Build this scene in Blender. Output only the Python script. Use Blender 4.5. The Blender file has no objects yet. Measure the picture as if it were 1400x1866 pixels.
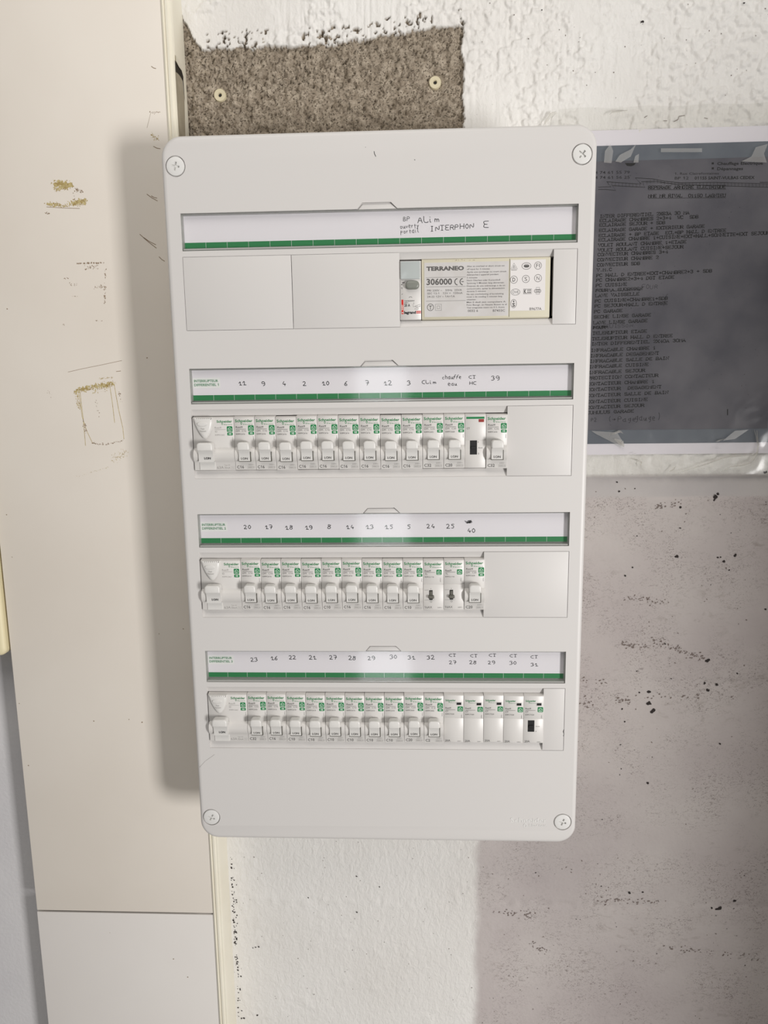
import bpy, bmesh, math, random
import numpy as np
from mathutils import Vector, Matrix
random.seed(7)
S = bpy.context.scene
C = S.collection

# ------------------------------------------------------------------ frame of reference
# All lengths below are millimetres in the enclosure's own frame: x right, y up (0 = top of the
# first label strip), z towards the viewer (0 = face of the enclosure cover, -100 = the wall).
Z0 = 1.75
def V(x, y, z=0.0):
    return Vector((x/1000.0, (-100.0 - z)/1000.0, Z0 + y/1000.0))

# ------------------------------------------------------------------ camera
F = 1350.0
R = np.array([[0.99896132, 0.01364053, 0.04347674],
              [-0.00622978, 0.9860672, -0.16623075],
              [-0.04513846, 0.16578724, 0.98512797]])
CAM = np.array([31.34413355, 143.55955667, -635.25724938])   # x, down, into the wall
def at(px, py, depth=0.0):
    """point (x, y) on the plane `depth` mm behind the cover that the photograph shows at a pixel"""
    d = R.T @ np.array([(px-700.0)/F, (py-933.0)/F, 1.0])
    q = CAM + d*((depth - CAM[2])/d[2])
    return (float(q[0]), float(-q[1]))
def wv(v): return Vector((v[0], v[2], -v[1]))
cam = bpy.data.cameras.new('camera'); co = bpy.data.objects.new('camera', cam); C.objects.link(co)
right, down, fwd = (wv(R[i]) for i in range(3))
M = Matrix((right, -down, -fwd)).transposed().to_4x4()
M.translation = V(CAM[0], -CAM[1], -CAM[2])
co.matrix_world = M
cam.sensor_fit = 'VERTICAL'; cam.sensor_height = 24.0; cam.lens = 24.0*F/1866.0
cam.clip_start = 0.02
S.camera = co

# ------------------------------------------------------------------ light
S.view_settings.view_transform = 'Standard'; S.view_settings.look = 'None'
S.view_settings.gamma = 1.0; S.view_settings.use_curve_mapping = False
S.view_settings.exposure = 0.09
w = bpy.data.worlds.new('world'); S.world = w; w.use_nodes = True
bgn = w.node_tree.nodes['Background']; bgn.inputs[0].default_value = (1.0, 0.985, 0.965, 1); bgn.inputs[1].default_value = 0.22
def area(name, loc, aim, sx, sy, power, col):
    l = bpy.data.lights.new(name, 'AREA'); l.shape = 'RECTANGLE'; l.size = sx; l.size_y = sy
    l.energy = power; l.color = col
    o = bpy.data.objects.new(name, l); C.objects.link(o); o.location = loc
    o.rotation_euler = (Vector(aim)-Vector(loc)).to_track_quat('-Z', 'Y').to_euler()
    return o
area('doorway_daylight', (1.45, -1.75, 1.15), (0.0, -0.1, 1.5), 0.32, 0.6, 35, (1.0, 0.98, 0.968))
area('overhead_fill', (-0.2, -1.0, 2.75), (-0.1, -0.1, 1.5), 0.9, 0.9, 8, (1.0, 0.945, 0.88))  # added warm fill from above, brightens the upper part
area('window_gap_daylight', (-0.14, -3.1, 0.85), (0, 0, 1.2), 0.26, 2.0, 3.6, (0.93, 0.96, 1.0))

# ------------------------------------------------------------------ materials
def lin(c):
    return tuple(((v/255.0)/12.92 if v/255.0 <= 0.04045 else (((v/255.0)+0.055)/1.055)**2.4) for v in c)
def mat(name, rgb, rough=0.5, spec=0.5, bump=None, noise=None, metal=0.0, coat=0.0):
    m = bpy.data.materials.new(name); m.use_nodes = True
    nt = m.node_tree; b = nt.nodes['Principled BSDF']
    c = lin(rgb)+(1,)
    b.inputs['Base Color'].default_value = c
    b.inputs['Roughness'].default_value = rough
    b.inputs['Specular IOR Level'].default_value = spec
    b.inputs['Metallic'].default_value = metal
    b.inputs['Coat Weight'].default_value = coat
    tc = nt.nodes.new('ShaderNodeTexCoord')
    if noise:      # (scale, rgb2, low, high)
        n = nt.nodes.new('ShaderNodeTexNoise'); n.inputs['Scale'].default_value = noise[0]; n.inputs['Detail'].default_value = 6
        nt.links.new(tc.outputs['Object'], n.inputs['Vector'])
        r = nt.nodes.new('ShaderNodeMapRange'); r.inputs[1].default_value = noise[2]; r.inputs[2].default_value = noise[3]
        nt.links.new(n.outputs[0], r.inputs[0])
        mx = nt.nodes.new('ShaderNodeMix'); mx.data_type = 'RGBA'
        mx.inputs[6].default_value = c; mx.inputs[7].default_value = lin(noise[1])+(1,)
        nt.links.new(r.outputs[0], mx.inputs[0]); nt.links.new(mx.outputs[2], b.inputs['Base Color'])
    if bump:       # (scale, strength, distance)
        n = nt.nodes.new('ShaderNodeTexNoise'); n.inputs['Scale'].default_value = bump[0]; n.inputs['Detail'].default_value = 4
        nt.links.new(tc.outputs['Object'], n.inputs['Vector'])
        bp = nt.nodes.new('ShaderNodeBump'); bp.inputs['Strength'].default_value = bump[1]; bp.inputs['Distance'].default_value = bump[2]
        nt.links.new(n.outputs[0], bp.inputs['Height']); nt.links.new(bp.outputs[0], b.inputs['Normal'])
    return m
def clear(name, tint, gloss_rough=0.06, white=0.0, k=1.0, bump=None):
    m = bpy.data.materials.new(name); m.use_nodes = True; nt = m.node_tree; nt.nodes.clear()
    out = nt.nodes.new('ShaderNodeOutputMaterial'); tr = nt.nodes.new('ShaderNodeBsdfTransparent')
    tr.inputs[0].default_value = lin(tint)+(1,)
    gl = nt.nodes.new('ShaderNodeBsdfGlossy'); gl.inputs['Roughness'].default_value = gloss_rough
    fr = nt.nodes.new('ShaderNodeLayerWeight'); fr.inputs[0].default_value = 0.5      # symmetric Schlick reflectance of a thin sheet
    pw = nt.nodes.new('ShaderNodeMath'); pw.operation = 'POWER'; pw.inputs[1].default_value = 5
    nt.links.new(fr.outputs['Facing'], pw.inputs[0])
    mu = nt.nodes.new('ShaderNodeMath'); mu.operation = 'MULTIPLY_ADD'; mu.inputs[1].default_value = 0.9*k; mu.inputs[2].default_value = 0.045*k; mu.use_clamp = True
    nt.links.new(pw.outputs[0], mu.inputs[0])
    df = nt.nodes.new('ShaderNodeBsdfDiffuse'); df.inputs[0].default_value = lin((235, 232, 228))+(1,)
    m1 = nt.nodes.new('ShaderNodeMixShader'); m1.inputs[0].default_value = white
    nt.links.new(tr.outputs[0], m1.inputs[1]); nt.links.new(df.outputs[0], m1.inputs[2])
    m2 = nt.nodes.new('ShaderNodeMixShader'); nt.links.new(mu.outputs[0], m2.inputs[0])
    nt.links.new(m1.outputs[0], m2.inputs[1]); nt.links.new(gl.outputs[0], m2.inputs[2]); nt.links.new(m2.outputs[0], out.inputs[0])
    if bump:
        tc = nt.nodes.new('ShaderNodeTexCoord'); n = nt.nodes.new('ShaderNodeTexNoise'); n.inputs['Scale'].default_value = bump[0]
        n.inputs['Distortion'].default_value = 1.5
        nt.links.new(tc.outputs['Object'], n.inputs['Vector'])
        bp = nt.nodes.new('ShaderNodeBump'); bp.inputs['Strength'].default_value = bump[1]; bp.inputs['Distance'].default_value = bump[2]
        nt.links.new(n.outputs[0], bp.inputs['Height']); nt.links.new(bp.outputs[0], gl.inputs['Normal']); nt.links.new(bp.outputs[0], fr.inputs['Normal'])
    return m
COVER = mat('white_moulded_plastic', (210, 207, 204), 0.42, 0.45, bump=(900, 0.05, 0.0004))
BOX = mat('white_box_plastic', (226, 223, 217), 0.5)
SCREW = mat('white_screw_plastic', (220, 219, 216), 0.35)
BODY = mat('breaker_plastic', (211, 208, 204), 0.38)
TOG = mat('toggle_plastic', (217, 215, 211), 0.33)
GREEN = mat('green_ink', (14, 122, 66), 0.5)
DGREEN = mat('green_badge', (8, 112, 58), 0.45)
WHITE = mat('white_ink', (225, 240, 228), 0.5)
GREY = mat('grey_ink', (88, 86, 84), 0.6)
LGREY = mat('pale_grey_ink', (150, 147, 143), 0.6)
INK = mat('black_ink', (22, 22, 26), 0.5)
BLACK = mat('black_plastic', (14, 13, 13), 0.45)
DGREY = mat('dark_grey_plastic', (96, 94, 86), 0.45)
DARKGAP = mat('dark_interior', (30, 28, 26), 0.8)
PAPER = mat('strip_paper', (236, 229, 236), 0.7)
GREENBAND = mat('green_printed_band', (22, 122, 66), 0.6)
STICK = mat('sticker_paper', (240, 237, 238), 0.6)
CLEAR = clear('clear_acrylic', (252, 253, 252), 0.07)
RIM = clear('clear_acrylic_edge', (238, 240, 240), 0.1, white=0.35)
BEIGE = mat('beige_plastic', (206, 200, 178), 0.5)
LABEL = mat('transformer_label', (205, 202, 200), 0.45, noise=(60, (196, 192, 188), 0.4, 0.7))
LABEL2 = mat('transformer_white_label', (226, 222, 220), 0.4)
RED = mat('red_ink', (200, 40, 30), 0.5)
STEEL = mat('rail_steel', (150, 150, 148), 0.35, metal=0.9)
REDWIN = mat('red_window', (150, 58, 52), 0.3)
PALEWIN = mat('clear_label_window', (180, 186, 184), 0.15)
BUTTON = mat('grey_button', (128, 130, 122), 0.35)
BOARD = mat('cream_board', (227, 220, 210), 0.5, 0.4, noise=(5, (220, 212, 201), 0.35, 0.7), bump=(160, 0.03, 0.001))
BOARD2 = mat('cream_board_lower', (224, 220, 215), 0.5, 0.4, noise=(4, (218, 213, 208), 0.35, 0.7))
MOULD = mat('ivory_moulding', (233, 228, 212), 0.45, 0.4, noise=(9, (226, 219, 200), 0.4, 0.7))
CREAM = mat('cream_plastic', (228, 217, 180), 0.45)
GLUE = mat('old_yellow_glue', (190, 174, 122), 0.7, noise=(400, (158, 136, 84), 0.4, 0.6))
SCUFF = mat('brown_scuff', (140, 120, 98), 0.8)
PITM = mat('dark_pit', (48, 42, 40), 0.95)
PITM2 = mat('shallow_pit', (120, 108, 102), 0.95)
DOWEL = mat('ivory_wall_plug', (205, 195, 165), 0.5)
PAGEW = mat('white_page', (222, 218, 224), 0.6)
PAGEB = mat('blue_grey_page', (100, 106, 114), 0.6, noise=(25, (84, 90, 100), 0.35, 0.65))
PAGED = mat('dark_thermal_page', (92, 90, 97), 0.6, noise=(16, (64, 63, 73), 0.38, 0.66))
PAGEINK = mat('typewriter_ink', (8, 7, 9), 0.8)
PENINK = mat('ballpoint_ink', (22, 20, 28), 0.8)
FILM = clear('plastic_film', (251, 251, 250), 0.12, white=0.012, k=0.6, bump=(14, 0.22, 0.003))
FOLD = clear('film_fold', (235, 234, 228), 0.12, white=0.35, k=2.0)
TAPE = clear('milky_film', (240, 242, 242), 0.2, white=0.22, k=1.0)

# ------------------------------------------------------------------ mesh helper (mm, x right, y up, z to the viewer)
class MB:
    def __init__(s): s.v = []; s.f = []; s.m = []; s.mi = 0
    def add(s, vs, fs):
        o = len(s.v); s.v += [tuple(p) for p in vs]; s.f += [tuple(o+i for i in f) for f in fs]; s.m += [s.mi]*len(fs); return s
    def box(s, x0, x1, y0, y1, z0, z1):
        if y0 > y1: y0, y1 = y1, y0
        v = [(x, y, z) for z in (z0, z1) for x, y in ((x0, y0), (x1, y0), (x1, y1), (x0, y1))]
        return s.add(v, [(3, 2, 1, 0), (4, 5, 6, 7), (0, 1, 5, 4), (1, 2, 6, 5), (2, 3, 7, 6), (3, 0, 4, 7)])
    def flat(s, pts, z):
        return s.add([(x, y, z) for x, y in pts], [tuple(range(len(pts)))])
    def loft(s, rings, cap0=True, cap1=True):      # rings of equal length, counter-clockwise seen from the viewer, back to front
        n = len(rings[0]); vs = [p for r in rings for p in r]; fs = []
        for k in range(len(rings)-1):
            for i in range(n):
                j = (i+1) % n; fs.append((k*n+i, k*n+j, (k+1)*n+j, (k+1)*n+i))
        if cap0: fs.append(tuple(reversed(range(n))))
        if cap1: fs.append(tuple((len(rings)-1)*n+i for i in range(n)))
        return s.add(vs, fs)
    def prism(s, pts, z0, z1, bev=0.0, inset=None):
        if bev <= 0: return s.loft([[(x, y, z0) for x, y in pts], [(x, y, z1) for x, y in pts]])
        cx = sum(p[0] for p in pts)/len(pts); cy = sum(p[1] for p in pts)/len(pts)
        hx = max(abs(p[0]-cx) for p in pts); hy = max(abs(p[1]-cy) for p in pts)
        def sc(d): return [(cx+(x-cx)*(hx-d)/hx, cy+(y-cy)*(hy-d)/hy) for x, y in pts]
        rs = [[(x, y, z0) for x, y in pts]]
        for a in (0.0, 0.3, 0.6, 1.0):
            t = a*math.pi/2
            rs.append([(x, y, z1-bev+bev*math.sin(t)) for x, y in sc(bev*(1-math.cos(t)))])
        return s.loft(rs)
    def xprism(s, prof, x0, x1):                   # profile of (y, z), extruded along x
        n = len(prof); v = [(x0, y, z) for y, z in prof]+[(x1, y, z) for y, z in prof]
        f = [tuple(range(n)), tuple(reversed(range(n, 2*n)))]
        for i in range(n):
            j = (i+1) % n; f.append((i, i+n, j+n, j))
        return s.add(v, f)
    def ribbon(s, pts, wd, z, zz=None, closed=False):
        pts = [Vector(p[:2]) for p in pts]
        if closed: pts = pts+[pts[0]]
        n = len(pts)
        if n == 1: pts = [pts[0]-Vector((wd*.3, 0)), pts[0]+Vector((wd*.3, 0))]; n = 2
        L = []
        for i in range(n):
            a = (pts[min(i+1, n-1)]-pts[max(i-1, 0)])
            if closed and i in (0, n-1): a = pts[1]-pts[n-2]
            if a.length < 1e-6: a = Vector((1, 0))
            a.normalize(); nn = Vector((-a.y, a.x)); L.append((pts[i]+nn*wd/2, pts[i]-nn*wd/2, a))
        vs = []
        for i, (p, q, a) in enumerate(L):
            e = a*wd*0.35 if (i in (0, n-1) and not closed) else Vector((0, 0))
            if i == 0: e = -e
            vs += [(p.x+e.x, p.y+e.y, z), (q.x+e.x, q.y+e.y, z)]
        return s.add(vs, [(2*i+1, 2*i+3, 2*i+2, 2*i) for i in range(n-1)])
    def mesh(s, name, mats, bevel=0.0, smooth=False, segs=2):
        me = bpy.data.meshes.new(name)
        me.from_pydata([(x/1000.0, -z/1000.0, y/1000.0) for x, y, z in s.v], [], s.f)
        if not isinstance(mats, (list, tuple)): mats = [mats]
        for m in mats: me.materials.append(m)
        for p, k in zip(me.polygons, s.m): p.material_index = k
        if bevel > 0:
            bm = bmesh.new(); bm.from_mesh(me)
            bmesh.ops.remove_doubles(bm, verts=bm.verts, dist=1e-7)
            es = [e for e in bm.edges if len(e.link_faces) == 2 and e.calc_face_angle(0) > 0.6]
            bmesh.ops.bevel(bm, geom=es, offset=bevel/1000.0, segments=segs, affect='EDGES', profile=0.6, clamp_overlap=True)
            bm.to_mesh(me); bm.free()
        if smooth or bevel > 0:
            for p in me.polygons: p.use_smooth = True
            me.set_sharp_from_angle(angle=math.radians(35))
        me.update(); return me

def link(name, me, parent=None, loc=None, label=None, cat=None, group=None, kind=None):
    o = bpy.data.objects.new(name, me); C.objects.link(o)
    if parent: o.parent = parent
    if loc is not None: o.location = loc
    for k, v in (('label', label), ('category', cat), ('group', group), ('kind', kind)):
        if v: o[k] = v
    return o
def thing(name, label, cat, loc, group=None): return link(name, None, None, loc, label, cat, group)

def rrect(x0, x1, y0, y1, r, n=6):
    rs = r if isinstance(r, (list, tuple)) else (r,)*4     # order: lower right, upper right, upper left, lower left
    P = []
    for (cx, cy, a0, rr) in ((x1, y0, -90, rs[0]), (x1, y1, 0, rs[1]), (x0, y1, 90, rs[2]), (x0, y0, 180, rs[3])):
        sx = -1 if cx == x1 else 1; sy = 1 if cy == y0 else -1
        for k in range(n+1):
            a = math.radians(a0+90*k/n); P.append((cx+sx*rr+rr*math.cos(a), cy+sy*rr+rr*math.sin(a)))
    return P
def circ(cx, cy, r, n=28, ry=None, a0=0, a1=360):
    full = abs(a1-a0) >= 360; k = n if full else n+1
    return [(cx+r*math.cos(math.radians(a0+(a1-a0)*i/n)), cy+(ry or r)*math.sin(math.radians(a0+(a1-a0)*i/n))) for i in range(k)]

# ------------------------------------------------------------------ lettering
_tc = {}
def glyphs(txt, bold=0.0, sp=1.0):
    key = (txt, bold, sp)
    if key in _tc: return _tc[key]
    cu = bpy.data.curves.new('t', 'FONT'); cu.body = txt; cu.size = 1.0; cu.offset = bold; cu.resolution_u = 2; cu.space_character = sp
    o = bpy.data.objects.new('t', cu); C.objects.link(o)
    dg = bpy.context.evaluated_depsgraph_get(); me = bpy.data.meshes.new_from_object(o.evaluated_get(dg))
    vs = [(v.co.x, v.co.y) for v in me.vertices]; fs = [tuple(p.vertices) for p in me.polygons]
    flip = [p.normal.z < 0 for p in me.polygons]
    fs = [tuple(reversed(f)) if fl else f for f, fl in zip(fs, flip)]
    bpy.data.meshes.remove(me); bpy.data.objects.remove(o); bpy.data.curves.remove(cu)
    _tc[key] = (vs, fs); return vs, fs
_cap = None; _adv = {}
def glyph_advance(ch, bold):
    if (ch, bold) not in _adv:
        if ch == ' ': _adv[(ch, bold)] = .3
        else:
            w2 = lambda t: max(p[0] for p in glyphs(t, bold)[0])
            _adv[(ch, bold)] = w2('H'+ch+'H')-w2('HH')
    return _adv[(ch, bold)]
def print_text(mb, txt, x0, x1, yb, h, z, bold=0.0, sp=1.0, slope=0.0, vertical=False):
    """flat letters from x0 to x1, baseline yb, capital height h"""
    global _cap
    if _cap is None:
        v, _ = glyphs('H'); _cap = max(p[1] for p in v)
    vs, fs = [], []; cur = 0.0
    for ch in txt:
        if ch != ' ':
            gv, gf = glyphs(ch, bold); o = len(vs); dx = .07 if ch == '1' else 0.0
            vs += [(x+cur+dx, y) for x, y in gv]; fs += [tuple(i+o for i in f) for f in gf]
            if ch == '1':        # give the plain stem its flag
                xl = min(p[0] for p in gv)+cur+dx; t = max(p[1] for p in gv); o = len(vs)
                vs += [(xl+.02, t), (xl-.15, t-.13), (xl-.15, t-.25), (xl+.02, t-.14)]; fs.append((o, o+1, o+2, o+3))
        cur += glyph_advance(ch, bold)*sp + (.08 if ch == '1' else 0)
    a = min(p[0] for p in vs); b = max(p[0] for p in vs)
    sy = h/_cap; sx = (x1-x0)/(b-a) if x1 is not None else sy
    P = []
    for x, y in vs:
        X, Y = (x-a)*sx, y*sy
        if vertical: P.append((x0-Y, yb+X, z))
        else: P.append((x0+X, yb+Y+slope*X, z))
    mb.add(P, fs)
# stroke letters (grid 4 wide, 6 high) for pen and typewriter writing
G = {'A': '00 26 40|12 32', 'B': '00 06 36 45 33 03|33 42 41 30 00', 'C': '45 36 16 05 01 10 30 41', 'D': '00 06 26 44 42 20 00', 'E': '46 06 00 40|03 33',
 'F': '46 06 00|03 33', 'G': '45 36 16 05 01 10 30 41 43 23', 'H': '00 06|40 46|03 43', 'I': '16 36|26 20|10 30', 'J': '16 46|36 31 20 10 01', 'L': '06 00 40 41', 'M': '00 06 23 46 40',
 'N': '00 06 40 46', 'O': '16 05 01 10 30 41 45 36 16', 'P': '00 06 36 45 44 33 03', 'Q': '16 05 01 10 30 41 45 36 16|22 40', 'R': '00 06 36 45 44 33 03|23 40', 'S': '45 36 16 05 04 13 33 42 41 30 10 01',
 'T': '06 46|26 20|10 30', 'U': '06 01 10 30 41 46', 'V': '06 20 46', 'W': '06 10 23 30 46', 'X': '00 46|06 40', 'Y': '06 23 46|23 20', 'Z': '06 46 00 40', 'K': '00 06|46 03 40',
 '0': '16 05 01 10 30 41 45 36 16', '1': '04 26 20|10 30', '2': '05 16 36 45 44 00 40', '3': '05 16 36 45 34 23 34|23 33 42 41 30 10 01', '4': '30 36 02 42', '5': '46 06 03 33 42 41 30 10 01', '6': '45 36 16 05 01 10 30 41 42 33 13 02',
 '7': '06 46 10|13 43', '8': '13 04 05 16 36 45 44 33 13 02 01 10 30 41 42 33', '9': '41 30|43 13 04 05 16 36 45 43 41 30 10', '+': '21 25|03 43', '.': '20 21', '-': '03 43', '(': '36 24 22 30', ')': '16 24 22 10', '>': '03 43|24 43 22',
 'a': '33 13 02 01 10 30|34 30 40', 'b': '06 00|03 23 32 31 20 00', 'c': '33 13 02 01 10 30', 'e': '02 32 33 14 03 01 10 30', 'f': '00 25 36 46|03 33', 'g': '33 13 02 11 31|34 3a 1b', 'h': '00 06|03 24 33 30', 'i': '13 10 20|15', 'l': '06 01 10 20',
 'm': '00 03|02 13 22 20|22 33 42 40', 'n': '00 03|02 13 23 32 30', 'o': '03 01 10 20 31 33 03', 'p': '03 0b|03 23 32 21 01', 'r': '00 03|02 23', 't': '15 10 20|03 33', 'u': '03 01 10 20 33|33 30 40', 'v': '03 10 33', 'y': '03 11|33 0b', 's': '33 13 22 31 10 00', 'x': '03 30|00 33', 'd': '36 30 10 01 03 33', '\u00e9': '02 32 33 14 03 01 10 30|25 36', 'k': '00 06|34 02 30', 'z': '03 33 00 30'}
GH = {'0': '26 15 03 11 20 31 43 35 26', '1': '03 26 20|10 40', '2': '05 16 26 35 33 00 10 40', '3': '05 16 36 34 23|23 33 42 31 20 00', '4': '26 02 42|33 30', '5': '46 16 14 34 42 30 10', '6': '36 14 01 10 30 32 13 01', '7': '06 46 20|13 43',
 '8': '45 26 16 14 33 42 30 10 01 13 34 45', '9': '44 36 16 04 13 33 44 41 20', 'C': '46 26 04 02 20 40', 'O': '26 15 03 11 20 31 43 35 26', 'B': '00 06 26 35 23 03|23 41 20 00', 'P': '00 06 36 44 33 03', 'R': '00 06 36 44 33 03|23 40', 'E': '46 16 05 13 33|13 01 10 40'}
GC = {'a': -1, 'b': -2}
def strokes(ch, hand=False):
    out = []
    for st in (GH.get(ch) if hand and ch in GH else G.get(ch, '')).split('|'):
        if st: out.append([(int(p[0]), GC[p[1]] if p[1] in GC else int(p[1])) for p in st.split()])
    return out
def chaikin(p, closed=False):
    if len(p) < 3: return p
    q = [p[0]]
    for i in range(len(p)-1):
        a, b = p[i], p[i+1]
        q += [(a[0]*.75+b[0]*.25, a[1]*.75+b[1]*.25), (a[0]*.25+b[0]*.75, a[1]*.25+b[1]*.75)]
    q.append(p[-1]); return q
def pen(mb, txt, x, y, cw, h, z, wd=0.45, slope=0.0, gap=1.35, serif=False, jit=0.0, smooth=True, center=False):
    """single-stroke lettering; x, y = left end of the baseline (or centre), cw = letter width, h = capital height"""
    adv = cw*gap
    if center: x -= (adv*len(txt)-(adv-cw))/2; y -= h/2
    rr = random.Random(txt)
    for i, ch in enumerate(txt):
        jx, jy, js = (rr.uniform(-jit, jit)*cw, rr.uniform(-jit, jit)*h*.5, 1+rr.uniform(-jit, jit))
        for st in strokes(ch, hand=not serif):
            p = [(x+i*adv+jx+(a*cw/4)*js, y+jy+slope*(i*adv)+(b*h/6)*js) for a, b in st]
            if serif:
                for e, o2 in ((st[0], st[1] if len(st) > 1 else st[0]), (st[-1], st[-2] if len(st) > 1 else st[-1])):
                    if e[1] in (0, 6) and abs(e[1]-o2[1]) >= 2:
                        ex = x+i*adv+e[0]*cw/4; ey = y+slope*i*adv+e[1]*h/6
                        mb.ribbon([(ex-cw*.2, ey), (ex+cw*.2, ey)], wd*.8, z)
            elif smooth: p = chaikin(chaikin(p))
            mb.ribbon(p, wd, z)

# ================================================================== the wall
def vnoise(x, y, seed):
    xi = np.floor(x).astype(np.int64); yi = np.floor(y).astype(np.int64); fx = x-xi; fy = y-yi
    fx = fx*fx*(3-2*fx); fy = fy*fy*(3-2*fy)
    def h(a, b):
        n = (a*374761393 + b*668265263 + seed*974634777) & 0xffffffff
        n = ((n ^ (n >> 13))*1274126177) & 0xffffffff
        return ((n ^ (n >> 16)) & 0xffff)/65535.0
    return (h(xi, yi)*(1-fx)+h(xi+1, yi)*fx)*(1-fy)+(h(xi, yi+1)*(1-fx)+h(xi+1, yi+1)*fx)*fy*1.0
def fbm(x, y, seed, o=4):
    s = 0; a = 0.5; t = 0
    for k in range(o):
        s = s+a*vnoise(x*2**k, y*2**k, seed+k*17); t += a; a *= 0.5
    return s/t
def sstep(x, a, b):
    t = np.clip((x-a)/(b-a), 0, 1); return t*t*(3-2*t)

def wall_fields(X, Y):
    # ---- regions
    edge_n = (fbm(X/9, Y/9, 3, 4)-0.5)
    top = 165 + 12*sstep(X, -60, 75) - 0.0*X + 30*sstep(-X, 160, 187) + edge_n*9 + (fbm(X/4, Y/4, 7, 3)-.5)*7*sstep(fbm(X/30, X*0+2.5, 8, 2), .4, .6)     # upper edge of the bare patch
    rgt = 75.5 + edge_n*7
    conc = ((Y < top) & (X < rgt) & (Y > 20) & (X > -200)).astype(float)
    chips = (X > -200) & (fbm(X/2.6, Y/2.6, 71, 2) > 0.66) & (Y > top-2) & (Y < top+14) & (X < rgt+2) & (vnoise(X/30, Y*0+.5, 9) > .45)
    conc = np.maximum(conc, chips.astype(float))
    lower = sstep(-Y, 233, 234)
    grey = sstep(X + (fbm(X/20, Y/20, 31, 3)-.5)*8, 88, 99)*sstep(-Y, 232, 233)      # greyer, smoother part of the wall, lower right
    band = sstep(-Y, 232.2, 233.2)*(1-sstep(-Y, 252, 254))*sstep(X, 80, 100)
    left = sstep(-X, 300, 330)
    # ---- relief
    comb = np.abs(((fbm(X/3.0, Y/60, 41, 3))-.5))*2
    cmask = sstep(fbm(X/38, Y/45, 44, 2), .38, .55)
    blobs = fbm(X/5.5, Y/5.5, 51, 4); bmask = sstep(fbm(X/50, Y/50, 57, 2)+0.25*sstep(X, 180, 330), .38, .62)
    smear = fbm(X/22, Y/14, 61, 4)
    z_up = -comb*1.3*cmask + (sstep(blobs, .44, .64)*1.7 + (fbm(X/2.4, Y/2.4, 67, 2)-.5)*1.3)*bmask + smear*0.7
    z_low_white = fbm(X/4, Y/40, 81, 3)*0.35 + sstep(fbm(X/7, Y/7, 83, 4), .58, .72)*0.7*sstep(fbm(X/40, Y/30, 87, 2), .45, .6)
    jt = np.exp(-((Y+705+8*(fbm(X/30, Y/30, 89, 3)-.5))/9.0)**2)*(X > -180)*(X < 110)
    z_low_white = z_low_white + jt*(fbm(X/6, Y/6, 93, 4)-.35)*2.2
    z_grey = fbm(X/30, Y/20, 97, 4)*0.7 + fbm(X/3, Y/3, 99, 2)*0.08
    jg = np.exp(-((Y+445+6*(fbm(X/40, Y/40, 101, 3)-.5))/5.0)**2)+np.exp(-((Y+702+6*(fbm(X/40, Y/40, 103, 3)-.5))/5.0)**2)
    z_grey = z_grey - jg*(sstep(fbm(X/8, Y/8, 105, 3), .42, .6))*0.9*(X > 95)
    z_low = z_low_white*(1-grey)+z_grey*grey
    z = z_up*(1-lower)+z_low*lower + 0.6
    # ledge: the upper coat overhangs a hollow fillet
    d = -Y-232.5
    fil = np.where((d > 0) & (d < 21), -4.5*(1-np.clip(d/21, 0, 1))**1.5, 0.0)*sstep(X, 80, 100)
    z = z*(1-band*.85) + fil + 1.3*sstep(232.5+Y+0.0, -.5, 6)*(Y > -240)
    z = np.where(left > 0, z*(1-left*.85), z)
    plug = np.clip(np.exp(-((X+149.5)**2+(Y-126)**2)/70.)+np.exp(-((X-50)**2+(Y-131)**2)/70.), 0, 1)
    crumb = fbm(X/2.7, Y/2.7, 111, 3); cg = fbm(X/9, Y/9, 117, 2); lump = fbm(X/1.9, Y/1.9, 121, 2)
    zc = -1.5 + sstep(fbm(X/6.5, Y/5.0, 141, 2), .5, .62)*1.6 + (crumb-.5)*5.6 + (cg-.5)*3.4 + (lump-.5)*2.6 - 2.6*sstep(-np.abs(fbm(X/4.0, Y/4.0, 131, 3)-.5), -.04, 0)
    zc = zc*(1-plug)-4.6*plug
    z = z*(1-conc)+zc*conc
    return z, conc, grey, band, left

def grid(xs, ys, V0, F0, A):
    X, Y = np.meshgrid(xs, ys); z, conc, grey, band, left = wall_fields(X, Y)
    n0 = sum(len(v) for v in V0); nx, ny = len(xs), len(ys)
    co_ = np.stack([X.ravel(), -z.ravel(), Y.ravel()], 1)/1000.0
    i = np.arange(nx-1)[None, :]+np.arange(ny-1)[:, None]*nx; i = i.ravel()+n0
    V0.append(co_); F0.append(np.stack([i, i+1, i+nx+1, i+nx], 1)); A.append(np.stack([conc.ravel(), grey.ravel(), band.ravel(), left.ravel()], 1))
Vs, Fs, As = [], [], []
grid(np.arange(-196, 561, 1.0), np.arange(62, 301, 1.0), Vs, Fs, As)
grid(np.arange(-640, 561, 2.5), np.arange(-1000, 62.6, 2.5), Vs, Fs, As)
grid(np.arange(-640, -195, 5.0), np.arange(60, 302, 5.0), Vs, Fs, As)
grid(np.arange(-1640, -639, 20.0), np.arange(-1750, 851, 20.0), Vs, Fs, As)      # the wall goes on, coarsely, outside the picture
grid(np.arange(560, 1561, 20.0), np.arange(-1750, 851, 20.0), Vs, Fs, As)
grid(np.arange(-640, 561, 20.0), np.arange(-1750, -999, 25.0), Vs, Fs, As)
grid(np.arange(-640, 561, 20.0), np.arange(300, 851, 25.0), Vs, Fs, As)
Vv = np.concatenate(Vs); Ff = np.concatenate(Fs); Aa = np.concatenate(As)
me = bpy.data.meshes.new('wall_back')
me.vertices.add(len(Vv)); me.vertices.foreach_set('co', Vv.astype(np.float32).ravel())
me.loops.add(Ff.size); me.loops.foreach_set('vertex_index', Ff.astype(np.int32).ravel())
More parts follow.
